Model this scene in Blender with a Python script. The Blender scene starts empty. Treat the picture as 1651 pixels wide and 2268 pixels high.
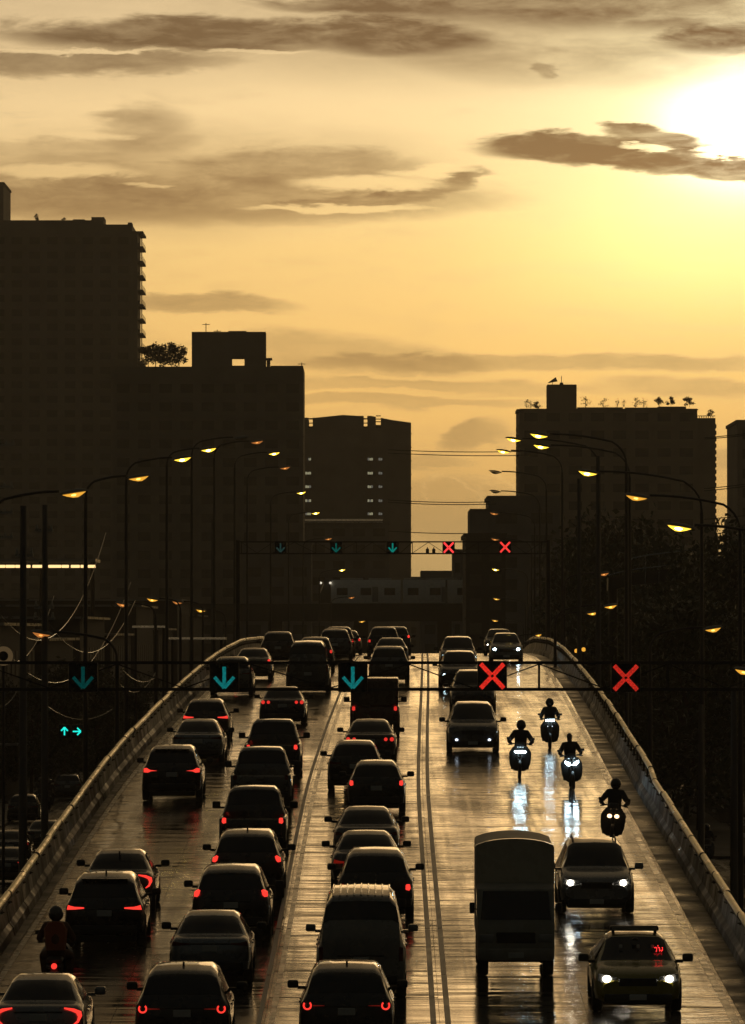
import bpy, bmesh, math, random
from math import sin, cos, pi, radians, atan2, sqrt, exp
from mathutils import Vector, Matrix
random.seed(7)
C = bpy.context.scene.collection
sc = bpy.context.scene
# ---------------------------------------------------------------- camera
CH = 10.2                      # eye height above the street
F = 14383.0                    # focal length in photo pixels (1651 x 2268 frame)
PITCH = math.atan((1400 - 1134) / F)
cam = bpy.data.cameras.new('camera'); cam.sensor_fit = 'VERTICAL'; cam.sensor_height = 36.0; cam.sensor_width = 36.0
cam.lens = 36.0 * F / 2268.0; cam.clip_start = 1.0; cam.clip_end = 20000
camo = bpy.data.objects.new('camera', cam); C.objects.link(camo)
camo.location = (0, 0, CH); camo.rotation_euler = (pi / 2 + PITCH, 0, 0); sc.camera = camo
HAZE = 0.0001
# ---------------------------------------------------------------- look
sc.view_settings.view_transform = 'Standard'; sc.view_settings.look = 'None'
sc.view_settings.exposure = 0.0; sc.view_settings.gamma = 1.0; sc.view_settings.use_curve_mapping = False
sc.cycles.max_bounces = 4; sc.cycles.diffuse_bounces = 1; sc.cycles.glossy_bounces = 3; sc.cycles.transmission_bounces = 1; sc.cycles.transparent_max_bounces = 4; sc.cycles.volume_bounces = 0
# ---------------------------------------------------------------- sun
SUN_AZ = radians(3.25); SUN_EL = radians(4.62)
S = Vector((sin(SUN_AZ) * cos(SUN_EL), cos(SUN_AZ) * cos(SUN_EL), sin(SUN_EL)))
sl = bpy.data.lights.new('sun', 'SUN'); sl.energy = 0.022; sl.angle = radians(9.0); sl.color = (1.0, 0.60, 0.25)
so = bpy.data.objects.new('sun', sl); C.objects.link(so); so.location = (60, 400, 200)
so.rotation_euler = S.to_track_quat('Z', 'Y').to_euler()

# ---------------------------------------------------------------- node helpers
class G:
    def __init__(s, nt): s.nt = nt
    def n(s, t, **k):
        nd = s.nt.nodes.new(t)
        for a, b in k.items(): setattr(nd, a, b)
        return nd
    def put(s, sock, v):
        if hasattr(v, 'is_linked') or hasattr(v, 'links'): s.nt.links.new(v, sock)
        else: sock.default_value = v
    def m(s, op, a, b=None, c=None, clamp=False):
        nd = s.n('ShaderNodeMath', operation=op, use_clamp=clamp); s.put(nd.inputs[0], a)
        if b is not None: s.put(nd.inputs[1], b)
        if c is not None: s.put(nd.inputs[2], c)
        return nd.outputs[0]
    def add(s, a, b): return s.m('ADD', a, b)
    def sub(s, a, b): return s.m('SUBTRACT', a, b)
    def mul(s, a, b): return s.m('MULTIPLY', a, b)
    def vec(s, x, y, z):
        nd = s.n('ShaderNodeCombineXYZ')
        for i, v in enumerate((x, y, z)): s.put(nd.inputs[i], v)
        return nd.outputs[0]
    def sep(s, v):
        nd = s.n('ShaderNodeSeparateXYZ'); s.put(nd.inputs[0], v); return nd.outputs
    def noise(s, v, scale=1.0, detail=4, rough=0.55, dist=0.0):
        nd = s.n('ShaderNodeTexNoise'); s.put(nd.inputs['Vector'], v)
        nd.inputs['Scale'].default_value = scale; nd.inputs['Detail'].default_value = detail
        nd.inputs['Roughness'].default_value = rough; nd.inputs['Distortion'].default_value = dist
        return nd.outputs['Fac']
    def ramp(s, v, pts):
        nd = s.n('ShaderNodeValToRGB'); s.put(nd.inputs[0], v); cr = nd.color_ramp
        while len(cr.elements) < len(pts): cr.elements.new(0.5)
        for e, (p, c) in zip(cr.elements, pts):
            e.position = p; e.color = (*c, 1) if len(c) == 3 else c
        return nd.outputs[0]
    def mr(s, v, a, b, c=0.0, d=1.0, smooth=False):
        nd = s.n('ShaderNodeMapRange'); nd.clamp = True
        if smooth: nd.interpolation_type = 'SMOOTHSTEP'
        s.put(nd.inputs[0], v)
        for i, x in enumerate((a, b, c, d)): s.put(nd.inputs[i + 1], x)
        return nd.outputs[0]
    def mix(s, f, a, b, mode='MIX'):
        nd = s.n('ShaderNodeMix', data_type='RGBA', blend_type=mode); s.put(nd.inputs[0], f)
        for i, x in ((6, a), (7, b)):
            s.put(nd.inputs[i], (*x, 1) if isinstance(x, tuple) and len(x) == 3 else x)
        return nd.outputs[2]
    def scale(s, v, k):
        nd = s.n('ShaderNodeVectorMath', operation='MULTIPLY'); s.put(nd.inputs[0], v); s.put(nd.inputs[1], k); return nd.outputs[0]

# ---------------------------------------------------------------- sky (World)
w = bpy.data.worlds.new('World'); sc.world = w; w.use_nodes = True
nt = w.node_tree; nt.nodes.clear(); g = G(nt)
tc = g.n('ShaderNodeTexCoord').outputs['Generated']
dx, dy, dz = g.sep(tc)
az = g.m('ARCTAN2', dx, dy); el = g.m('ARCSINE', dz)
X0 = g.add(g.mul(az, F / 1000), 0.8255)          # sky chart: thousandths, 1 unit = 4 degrees
Y0 = g.sub(1.4, g.mul(el, F / 1000))
na = g.sub(g.noise(g.scale(tc, (26, 26, 75)), 1, 5, 0.58, 0.6), 0.5)
nb = g.sub(g.noise(g.scale(tc, (60, 60, 300)), 1, 5, 0.65, 0.5), 0.5)
nb2 = g.sub(g.noise(g.scale(tc, (140, 140, 480)), 1, 4, 0.65, 0.4), 0.5)
X = g.add(X0, g.add(g.mul(na, 0.22), g.mul(nb, 0.12)))
Y = g.add(Y0, g.add(g.mul(na, 0.05), g.add(g.mul(nb, 0.05), g.mul(nb2, 0.022))))
BL = [  # cx, cy, rx, ry, strength, softness, tilt
 (.80, .016, .22, .020, .85, .5, .05), (.40, .078, .36, .034, .92, .5, 0), (.88, .088, .20, .038, .85, .5, .05),
 (.12, .142, .34, .026, .7, .5, -.02), (1.28, .012, .46, .045, .75, .7, .03), (1.62, .090, .13, .032, .85, .6, 0),
 (1.25, .085, .36, .085, .38, .9, .1), (1.24, .162, .024, .014, .6, .6, 0), (1.02, .13, .2, .04, .25, .9, .2), (1.15, .10, .55, .10, .40, .95, .05), (.35, .09, .6, .09, .22, .95, 0), (.42, .40, .5, .10, .42, .95, -.03),
 (1.33, .335, .27, .036, 1., .35, .05), (1.60, .368, .14, .022, 1., .35, .03), (1.44, .300, .09, .018, .95, .4, .12),
 (.31, .28, .085, .040, .55, .8, -.05), (.50, .445, .58, .050, .62, .55, 0), (.10, .42, .35, .06, .55, .7, 0),
 (.64, .365, .23, .040, .6, .6, 0), (.93, .422, .11, .022, .7, .5, -.25), (1.03, .387, .055, .015, .7, .5, -.1),
 (.76, .448, .15, .012, .6, .6, -.05), (.12, .33, .2, .02, .35, .8, 0), (.45, .672, .19, .020, .62, .5, .04), (1.18, .803, .50, .017, .52, .6, 0),
 (.80, .79, .24, .040, .45, .7, .1), (.95, .856, .42, .014, .42, .7, .03), (1.55, .857, .17, .022, .45, .6, .05),
 (.84, .888, .36, .012, .42, .6, .02), (1.07, .970, .065, .032, .55, .7, -.2), (1.62, 1.03, .12, .025, .4, .7, 0),
 (.95, 1.03, .10, .016, .4, .7, 0), (1.02, 1.13, .16, .065, .33, .5, 0), (1.55, .72, .16, .008, .15, .8, 0)]
inv = None
for cx, cy, rx, ry, st, sf, tl in BL:
    u = g.sub(X, cx)
    a = g.m('POWER', g.m('ABSOLUTE', g.mul(u, 1 / rx)), 2.0)
    v = g.sub(g.sub(Y, cy), g.mul(u, tl)) if tl else g.sub(Y, cy)
    b = g.m('POWER', g.m('ABSOLUTE', g.mul(v, 1 / ry)), 2.0)
    k = g.sub(1.0, g.mr(g.add(a, b), 1 - sf, 1 + sf * 1.8, st, 0.0, True))
    inv = k if inv is None else g.mul(inv, k)
cloud = g.sub(1.0, inv)
for cx, cy, rx, ry, st in ((.80, .405, .15, .020, .85), (.76, .462, .20, .009, .8), (.95, .375, .12, .012, .8), (.12, .378, .15, .016, .7), (.20, .30, .08, .010, .6), (.30, .405, .05, .006, .5), (.16, .118, .22, .006, .8), (.55, .112, .12, .006, .6), (1.42, .325, .05, .010, .7), (1.58, .335, .07, .008, .8), (.95, .835, .2, .006, .5), (.9, .868, .2, .005, .5)):
    a = g.m('POWER', g.m('ABSOLUTE', g.mul(g.sub(X, cx), 1 / rx)), 2.0); b = g.m('POWER', g.m('ABSOLUTE', g.mul(g.sub(Y, cy), 1 / ry)), 2.0)
    cloud = g.mul(cloud, g.mr(g.add(a, b), .2, 1.6, 1 - st, 1.0, True))
# open cloud cover elsewhere (above the frame and all round)
cov = g.noise(g.scale(tc, (9, 9, 26)), 1, 5, 0.62, 0.7)
covm = g.mul(g.mr(cov, .40, .62, 0, .6, True), g.mr(Y0, .06, -.25, 0, 1, True))
covs = g.mul(g.mr(cov, .40, .62, 0, .85, True), g.mr(g.m('ABSOLUTE', g.sub(X0, .83)), .85, 1.3, 0, 1, True))
cloud = g.m('MAXIMUM', cloud, g.m('MAXIMUM', covm, covs))
cloud = g.mul(cloud, g.mr(g.add(g.mul(nb, .7), g.mul(nb2, .5)), -.16, .14, .80, 1.10)); cloud = g.m('MINIMUM', cloud, 1.0)
wisp = g.mul(g.mr(nb, -.06, .2, 0, 1, True), .16)
cloud = g.m('MAXIMUM', cloud, wisp)
base = g.ramp(g.mr(Y0, -.6, 1.5), [(0, (.19, .132, .064)), (.20, (.27, .19, .092)), (.30, (.84, .64, .36)), (.42, (.93, .68, .34)), (.55, (.96, .64, .24)),
        (.70, (.98, .58, .175)), (.80, (.86, .50, .155)), (.88, (.66, .42, .155)), (.97, (.52, .33, .12))])
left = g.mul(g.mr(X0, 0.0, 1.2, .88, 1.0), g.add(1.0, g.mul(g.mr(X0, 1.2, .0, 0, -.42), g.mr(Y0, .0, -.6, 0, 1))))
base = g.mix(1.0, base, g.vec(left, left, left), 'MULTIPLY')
rx_ = g.sub(X0, 1.655); ry_ = g.mul(g.sub(Y0, .265), 1.25)
r = g.m('SQRT', g.add(g.mul(rx_, rx_), g.mul(ry_, ry_)))
rn = g.add(r, g.mul(na, .10))
g1 = g.m('EXPONENT', g.mul(g.m('POWER', g.mul(rn, 1 / .150), 2.0), -1.0))
g2 = g.m('EXPONENT', g.mul(g.m('POWER', g.mul(r, 1 / .40), 2.0), -1.0))
g3 = g.m('EXPONENT', g.mul(r, -1 / .9))
yz = g.m('EXPONENT', g.mul(g.add(g.m('POWER', g.mul(g.sub(X0, 1.56), 1 / .42), 2.0), g.m('POWER', g.mul(g.sub(Y0, .54), 1 / .17), 2.0)), -1.0))
def addc(col, f, c):
    k = g.scale(g.vec(f, f, f), c)
    nd = g.n('ShaderNodeVectorMath', operation='ADD'); g.put(nd.inputs[0], col); g.put(nd.inputs[1], k); return nd.outputs[0]
base = g.mix(1.0, base, (1.20, 1.20, 1.20), 'MULTIPLY'); base = addc(base, g1, (2.6, 2.3, 1.7)); base = addc(base, g2, (.34, .40, .26)); base = addc(base, g3, (.05, .07, .02)); base = addc(base, yz, (.22, .30, .07))
ccol = g.ramp(g.mr(Y0, -.3, 1.3), [(0, (.155, .118, .068)), (.25, (.135, .102, .056)), (.5, (.30, .195, .085)), (.8, (.34, .215, .085)), (1, (.30, .19, .075))])
ccol = addc(ccol, g2, (.02, .005, 0))
edge = g.mul(g.mul(cloud, g.sub(1.0, cloud)), g.mul(g.m('EXPONENT', g.mul(r, -1 / .45)), 3.2))
base = addc(base, edge, (.9, .8, .45))
col = g.mix(g.m('MINIMUM', cloud, .98), base, ccol)
# cumulus with bright rims low in the gap
def rim(cx, cy, rr):
    u = g.add(g.sub(X0, cx), g.add(g.mul(nb2, .10), g.mul(nb, .16))); v = g.add(g.sub(Y0, cy), g.add(g.mul(nb2, .12), g.mul(nb, .08)))
    d = g.m('SQRT', g.add(g.mul(u, u), g.mul(v, v)))
    k = g.m('EXPONENT', g.mul(g.m('POWER', g.mul(g.sub(d, rr), 1 / .0032), 2.0), -1.0))
    return g.mul(k, g.mr(v, 0.01, -.02, 0, 1))
rr_ = g.m('MAXIMUM', rim(1.0, 1.125, .062), rim(1.10, 1.10, .040))
col = addc(col, rr_, (.13, .09, .04))
# brightness dies away from the sun: storm cloud behind the camera
dot = g.n('ShaderNodeVectorMath', operation='DOT_PRODUCT'); g.put(dot.inputs[0], tc); dot.inputs[1].default_value = S
ang = g.m('ARCCOSINE', dot.outputs['Value'])
fall = g.add(g.mul(g.m('EXPONENT', g.mul(g.m('POWER', g.mul(ang, 1 / .62), 1.5), -1.0)), 1.0), .0)
col = g.mix(1.0, col, g.vec(fall, fall, fall), 'MULTIPLY')
storm = g.ramp(cov, [(.3, (.012, .012, .010)), (.7, (.026, .026, .021))])
inv_f = g.sub(1.0, fall)
col = addc(col, inv_f, (1, 1, 1)) if False else col
mx = g.n('ShaderNodeVectorMath', operation='ADD'); g.put(mx.inputs[0], col)
g.put(mx.inputs[1], g.mix(1.0, storm, g.vec(inv_f, inv_f, inv_f), 'MULTIPLY')); col = mx.outputs[0]
below = g.mr(dz, -.01, 0, 0.25, 1.0); col = g.mix(1.0, col, g.vec(below, below, below), 'MULTIPLY')
bg = g.n('ShaderNodeBackground'); g.put(bg.inputs[0], col); bg.inputs[1].default_value = 1.0
sky = g.n('ShaderNodeTexSky'); sky.sky_type = 'NISHITA'; sky.sun_disc = False
sky.sun_elevation = SUN_EL; sky.sun_rotation = SUN_AZ; sky.air_density = 2.0; sky.dust_density = 4.0
bg2 = g.n('ShaderNodeBackground'); g.put(bg2.inputs[0], sky.outputs[0]); bg2.inputs[1].default_value = 0.003
ad = g.n('ShaderNodeAddShader'); g.put(ad.inputs[0], bg.outputs[0]); g.put(ad.inputs[1], bg2.outputs[0])
out = g.n('ShaderNodeOutputWorld'); g.put(out.inputs[0], ad.outputs[0])
w.cycles.sampling_method = 'MANUAL'; w.cycles.sample_map_resolution = 1024

# ---------------------------------------------------------------- object helpers
def tag(o, label=None, cat=None, group=None, kind=None):
    if label: o['label'] = label
    if cat: o['category'] = cat
    if group: o['group'] = group
    if kind: o['kind'] = kind
    return o
def empty(name, loc=(0, 0, 0), rot=(0, 0, 0)):
    o = bpy.data.objects.new(name, None); C.objects.link(o); o.location = loc; o.rotation_euler = rot
    o.empty_display_size = .3; return o
def copy_tree(o, parent=None):
    c = o.copy(); C.objects.link(c); c.parent = parent
    for ch in list(o.children): copy_tree(ch, c)
    return c
class MB:
    def __init__(s): s.v = []; s.f = []
    def add(s, vs, fs):
        b = len(s.v); s.v += [tuple(v) for v in vs]; s.f += [tuple(i + b for i in f) for f in fs]; return s
    def box(s, x0, x1, y0, y1, z0, z1, M=None):
        vs = [Vector((x, y, z)) for z in (z0, z1) for y in (y0, y1) for x in (x0, x1)]
        if M: vs = [M @ v for v in vs]
        return s.add(vs, [(0, 2, 3, 1), (4, 5, 7, 6), (0, 1, 5, 4), (2, 6, 7, 3), (0, 4, 6, 2), (1, 3, 7, 5)])
    def rbox(s, x0, x1, y0, y1, z0, z1, r=.03, seg=2, M=None):
        bm = bmesh.new(); bmesh.ops.create_cube(bm, size=1)
        for v in bm.verts: v.co = Vector(((x0 + x1) / 2 + v.co.x * (x1 - x0), (y0 + y1) / 2 + v.co.y * (y1 - y0), (z0 + z1) / 2 + v.co.z * (z1 - z0)))
        bmesh.ops.bevel(bm, geom=list(bm.edges), offset=r, segments=seg, profile=.5, affect='EDGES')
        if M: bmesh.ops.transform(bm, matrix=M, verts=bm.verts)
        bm.verts.index_update(); s.add([v.co.copy() for v in bm.verts], [[v.index for v in f.verts] for f in bm.faces]); bm.free(); return s
    def path(s, pts, rads, n=8, cap=True):
        pts = [Vector(p) for p in pts]
        if not hasattr(rads, '__len__'): rads = [rads] * len(pts)
        b = len(s.v); up = Vector((0, 0, 1)); rings = []
        for i, p in enumerate(pts):
            d = (pts[min(i + 1, len(pts) - 1)] - pts[max(i - 1, 0)]).normalized()
            a = d.cross(up)
            if a.length < .05: a = d.cross(Vector((0, 1, 0)))
            a.normalize(); c = d.cross(a)
            rings.append([p + (a * cos(2 * pi * k / n) + c * sin(2 * pi * k / n)) * rads[i] for k in range(n)])
        vs = [q for r in rings for q in r]; fs = []
        for i in range(len(pts) - 1):
            for k in range(n):
                fs.append((i * n + k, (i + 1) * n + k, (i + 1) * n + (k + 1) % n, i * n + (k + 1) % n))
        if cap: fs += [tuple(range(n)), tuple(reversed(range((len(pts) - 1) * n, len(pts) * n)))]
        return s.add(vs, fs)
    def prism(s, poly, f0, f1):
        """poly: 2D points, f0/f1 map a 2D point to 3D on the two caps"""
        n = len(poly); vs = [f0(p) for p in poly] + [f1(p) for p in poly]
        fs = [tuple(range(n)), tuple(reversed(range(n, 2 * n)))] + [(i, i + n, (i + 1) % n + n, (i + 1) % n) for i in range(n)]
        return s.add(vs, fs)
    def prism_y(s, poly, y0, y1): return s.prism(poly, lambda p: (p[0], y0, p[1]), lambda p: (p[0], y1, p[1]))
    def prism_x(s, poly, x0, x1): return s.prism(poly, lambda p: (x0, p[0], p[1]), lambda p: (x1, p[0], p[1]))
    def lathe_x(s, prof, x0=0, n=20, M=None):
        vs = []; m = len(prof)
        for k in range(n):
            a = 2 * pi * k / n
            for (x, r) in prof: vs.append(Vector((x0 + x, r * cos(a), r * sin(a))))
        if M: vs = [M @ v for v in vs]
        fs = [(k * m + i, ((k + 1) % n) * m + i, ((k + 1) % n) * m + i + 1, k * m + i + 1) for k in range(n) for i in range(m - 1)]
        return s.add(vs, fs)
    def mesh(s, name, smooth=True, ang=35, mat=None, recalc=True):
        me = bpy.data.meshes.new(name); me.from_pydata(s.v, [], s.f); me.validate()
        bm = bmesh.new(); bm.from_mesh(me)
        if recalc: bmesh.ops.recalc_face_normals(bm, faces=bm.faces)
        if smooth:
            ca = radians(ang)
            for f in bm.faces: f.smooth = True
            for e in bm.edges:
                if len(e.link_faces) == 2 and e.calc_face_angle(0) > ca: e.smooth = False
        bm.to_mesh(me); bm.free()
        me.materials.append(mat)
        return me
    def build(s, name, mat, parent=None, smooth=True, ang=35, recalc=True):
        return inst(name, s.mesh(name, smooth, ang, None, recalc), mat, parent)
def inst(name, me, mat, parent=None, loc=None):
    o = bpy.data.objects.new(name, me); C.objects.link(o)
    if len(me.materials) == 0: me.materials.append(None)
    o.material_slots[0].link = 'OBJECT'; o.material_slots[0].material = mat
    if parent: o.parent = parent
    if loc is not None: o.location = loc
    return o

def pchip(xs, ys):
    n = len(xs); h = [xs[i + 1] - xs[i] for i in range(n - 1)]; d = [(ys[i + 1] - ys[i]) / h[i] for i in range(n - 1)]
    m = [0] * n; m[0] = d[0]; m[-1] = d[-1]
    for i in range(1, n - 1):
        if d[i - 1] * d[i] > 0:
            w1 = 2 * h[i] + h[i - 1]; w2 = h[i] + 2 * h[i - 1]; m[i] = (w1 + w2) / (w1 / d[i - 1] + w2 / d[i])
    def f(x):
        if x <= xs[0]: return ys[0] + m[0] * (x - xs[0]) * 0
        if x >= xs[-1]: return ys[-1]
        lo = 0
        while x > xs[lo + 1]: lo += 1
        t = (x - xs[lo]) / h[lo]
        return ((1 + 2 * t) * (1 - t) ** 2 * ys[lo] + t * (1 - t) ** 2 * h[lo] * m[lo] + t * t * (3 - 2 * t) * ys[lo + 1] + t * t * (t - 1) * h[lo] * m[lo + 1])
    return f
def at(px, py, D):
    """real place at distance D seen at photo position (px, py)"""
    x = px - 825.5; v = 1134 - py
    y = F * cos(PITCH) - v * sin(PITCH); z = F * sin(PITCH) + v * cos(PITCH)
    return Vector((x * D / y, D, CH + z * D / y))
K = 1.9
_D = [40, 60, 68, 81, 100, 112, 136, 160, 175, 195, 215, 250, 300, 400, 480]
_Z = [-9.6, -8.65, -8.15, -7.2, -5.72, -4.85, -3.42, -2.25, -1.75, -1.38, -1.35, -2.1, -4.2, -9.0, -10.15]
zroad_ = pchip([d * K for d in _D], [CH + z for z in _Z])
def zroad(y): return zroad_(y)
_CX = pchip([d * K for d in (40, 79, 107, 128, 150, 172, 195, 215, 250, 300, 400, 700)], [-.35, -.12, .03, .33, .72, 1.08, 1.42, 1.72, 2.25, 3.0, 4.6, 9])
def cxr(y): return _CX(y)
def rp(o, y, dz=0.0): return Vector((cxr(y) + o, y, zroad(y) + dz))
def road_frame(y, back=False):
    f = (rp(0, y + 1.2) - rp(0, y - 1.2)).normalized()
    if back: f = -f
    r = f.cross(Vector((0, 0, 1))).normalized(); u = r.cross(f)
    return Matrix((r, f, u)).transposed()

# ---------------------------------------------------------------- materials
MATS = {}
def mat(name, color, rough=.6, metal=0.0, spec=.5, emit=None, est=0.0, coat=0.0, var=.12, bump=0.0, bscale=20, nscale=3.0, rvar=.1):
    if name in MATS: return MATS[name]
    m = bpy.data.materials.new(name); m.use_nodes = True; nt = m.node_tree; nt.nodes.clear(); g = G(nt)
    p = g.n('ShaderNodeBsdfPrincipled'); o = g.n('ShaderNodeOutputMaterial'); g.put(o.inputs[0], p.outputs[0])
    tc = g.n('ShaderNodeTexCoord').outputs['Object']
    nz = g.noise(tc, nscale, 5, .6)
    lo = tuple(c * (1 - var) for c in color); hi = tuple(min(1, c * (1 + var)) for c in color)
    g.put(p.inputs['Base Color'], g.ramp(nz, [(.3, lo), (.7, hi)]))
    g.put(p.inputs['Roughness'], g.mr(nz, .3, .7, max(0.02, rough - rvar), min(1, rough + rvar)))
    p.inputs['Metallic'].default_value = metal; p.inputs['Specular IOR Level'].default_value = spec
    if coat: p.inputs['Coat Weight'].default_value = coat; p.inputs['Coat Roughness'].default_value = .04
    if emit: p.inputs['Emission Color'].default_value = (*emit, 1); p.inputs['Emission Strength'].default_value = est
    if bump:
        b = g.n('ShaderNodeBump'); b.inputs['Strength'].default_value = .6; b.inputs['Distance'].default_value = bump
        g.put(b.inputs['Height'], g.noise(tc, bscale, 4, .6)); g.put(p.inputs['Normal'], b.outputs[0])
    MATS[name] = m; return m
def wet_road(name, c0, c1, r0, r1, ripple, fine, spec=.5, puddle=.5):
    m = bpy.data.materials.new(name); m.use_nodes = True; nt = m.node_tree; nt.nodes.clear(); g = G(nt)
    p = g.n('ShaderNodeBsdfPrincipled'); o = g.n('ShaderNodeOutputMaterial'); g.put(o.inputs[0], p.outputs[0])
    pos = g.n('ShaderNodeNewGeometry').outputs['Position']
    big = g.noise(g.scale(pos, (.35, .06, .1)), 1, 5, .6, .5)
    trk = g.noise(g.scale(pos, (1.6, .012, .1)), 1, 3, .6, 0)
    mid = g.noise(g.scale(pos, (1.4, .9, 1)), 1, 6, .65, .3)
    g.put(p.inputs['Base Color'], g.mix(mid, c0, c1))
    wetf = g.add(g.mul(g.mr(big, .35, .65, 0, 1, True), .6), g.mul(g.mr(trk, .35, .65, 0, 1, True), .4))
    g.put(p.inputs['Roughness'], g.add(g.mr(wetf, .1, .8, r1, r0), g.mr(mid, .3, .7, -.03, .05)))
    p.inputs['Specular IOR Level'].default_value = spec
    rip = g.noise(g.scale(pos, (.28, .95, 1)), 1, 3, .55, .5)
    rip2 = g.noise(g.scale(pos, (.9, 2.8, 1)), 1, 3, .6, .4)
    gr = g.noise(pos, 30, 3, .6); rip3 = g.noise(g.scale(pos, (.12, .5, 1)), 1, 2, .5, .8)
    pat = g.mr(g.noise(g.scale(pos, (.25, .05, 1)), 1, 3, .5, 0), .40, .62, .10, 1.15, True)
    h = g.add(g.add(g.mul(g.add(g.mul(rip, ripple), g.mul(rip2, ripple * .26)), pat), g.mul(rip3, ripple * .9)), g.mul(gr, fine))
    b = g.n('ShaderNodeBump'); b.inputs['Strength'].default_value = 1.0; b.inputs['Distance'].default_value = 1.0
    g.put(b.inputs['Height'], h); g.put(p.inputs['Normal'], b.outputs[0])
    MATS[name] = m; return m
slabm = wet_road('wet_concrete', (.030, .025, .019), (.075, .064, .047), .04, .25, .060, .0009)
slabm.node_tree.nodes['Principled BSDF'].inputs['Specular IOR Level'].default_value = .40
roadm = wet_road('wet_asphalt', (.035, .034, .032), (.06, .057, .052), .06, .2, .035, .0006)
streetm = wet_road('wet_street', (.03, .03, .028), (.055, .052, .048), .12, .34, .014, .0010)
jointm = mat('joint_filler', (.02, .018, .016), .75)
gutterm = mat('silted_gutter', (.035, .030, .023), .42, var=.5, rvar=.24, bump=.02, bscale=3, nscale=.6)
edgem = mat('edge_paint', (.50, .47, .40), .24, var=.3, bump=.003, bscale=18, nscale=2.0)
paintm = mat('road_paint', (.42, .40, .36), .42, var=.35, bump=.004, bscale=18, nscale=2.0)
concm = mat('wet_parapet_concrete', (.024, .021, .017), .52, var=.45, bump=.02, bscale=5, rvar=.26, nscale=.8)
steelm = mat('wet_galvanised_rail', (.95, .78, .52), .34, metal=1.0, var=.2, rvar=.12, nscale=1.5)
darksteel = mat('dark_steel', (.022, .021, .02), .6, metal=.1)
polem = mat('painted_pole_steel', (.045, .042, .04), .40, metal=.5)
blackpl = mat('black_plastic', (.015, .015, .015), .5)
glassm = mat('tinted_glass', (.006, .007, .008), .07, spec=.7, rvar=.03)
rubber = mat('tyre_rubber', (.012, .012, .012), .65)
rimm = mat('wheel_alloy', (.10, .10, .10), .35, metal=.8)
plate_m = mat('plate_white', (.45, .45, .42), .5)
soilm = mat('dark_ground', (.035, .03, .022), .7, var=.4, nscale=.2)
def glow(name, c, s): return mat(name, tuple(min(.8, x) for x in c), .4, emit=c, est=s, var=.02)
tailm = glow('tail_light_lit', (1.0, .04, .028), .8)
tailbm = glow('brake_light_lit', (1.0, .045, .03), 1.25)
taildim = glow('tail_light_dim', (1.0, .04, .02), .12)
tailoff = mat('tail_lens_unlit', (.10, .006, .005), .2, spec=.6)
headm = glow('headlight_lit', (1.0, .90, .72), 40.0)
headcm = glow('headlight_cool', (.66, .90, 1.0), 48.0)
headdim = glow('headlight_low', (.75, .85, 1.0), 3.0)
headoff = mat('headlight_unlit', (.25, .25, .25), .12, spec=.7)
orangem = glow('turn_light', (1.0, .42, .10), 2.0)
PAINT = {k: mat('car_paint_' + k, c, .28, metal=me, coat=.8, var=.05, rvar=.05) for k, c, me in (
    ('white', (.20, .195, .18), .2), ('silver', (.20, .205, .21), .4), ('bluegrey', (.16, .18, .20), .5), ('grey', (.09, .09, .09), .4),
    ('black', (.012, .012, .012), .1), ('darkbrown', (.05, .03, .02), .2), ('maroon', (.07, .012, .012), .2), ('cream', (.42, .38, .28), 0),
    ('yellowgreen', (.24, .20, .02), 0), ('beige', (.25, .21, .16), .3), ('navy', (.015, .02, .04), .3))}
# ================================================================= ground, road, parapets
gm = MB()
gm.add([(-2500, -60, 0), (2500, -60, 0), (2500, 5500, 0), (-2500, 5500, 0)], [(0, 1, 2, 3)])
tag(gm.build('ground', soilm), kind='structure')
def strip(name, mat, o0, o1, y0, y1, step, dz=0.0, zf=None, kind='structure', parent=None):
    mb = MB(); n = max(1, int((y1 - y0) / step)); vs = []
    for i in range(n + 1):
        y = y0 + (y1 - y0) * i / n; z = (zroad(y) if zf is None else zf) + dz
        vs += [(cxr(y) + o0, y, z), (cxr(y) + o1, y, z)]
    mb.add(vs, [(2 * i, 2 * i + 1, 2 * i + 3, 2 * i + 2) for i in range(n)])
    o = mb.build(name, mat, parent)
    if kind: o['kind'] = kind
    return o
strip('street', streetm, -20.5, -10.2, 60, 1500, 20, 0.004, 0.0)
strip('street', streetm, 10.2, 19.5, 60, 1500, 20, 0.004, 0.0)
# kerbs and pavements beside the streets
for s_, a, b in ((-1, -24, -20.5), (1, 19.5, 23)):
    mb = MB()
    for i in range(48):
        y = 60 + i * 30; y2 = y + 30
        vs = [(cxr(y) + a, y, 0), (cxr(y) + a, y, .13), (cxr(y) + b, y, .13), (cxr(y) + b, y, 0), (cxr(y2) + a, y2, 0), (cxr(y2) + a, y2, .13), (cxr(y2) + b, y2, .13), (cxr(y2) + b, y2, 0)]
        mb.add(vs, [(0, 4, 5, 1), (1, 5, 6, 2), (2, 6, 7, 3)])
    tag(mb.build('pavement', concm), kind='structure')
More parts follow.
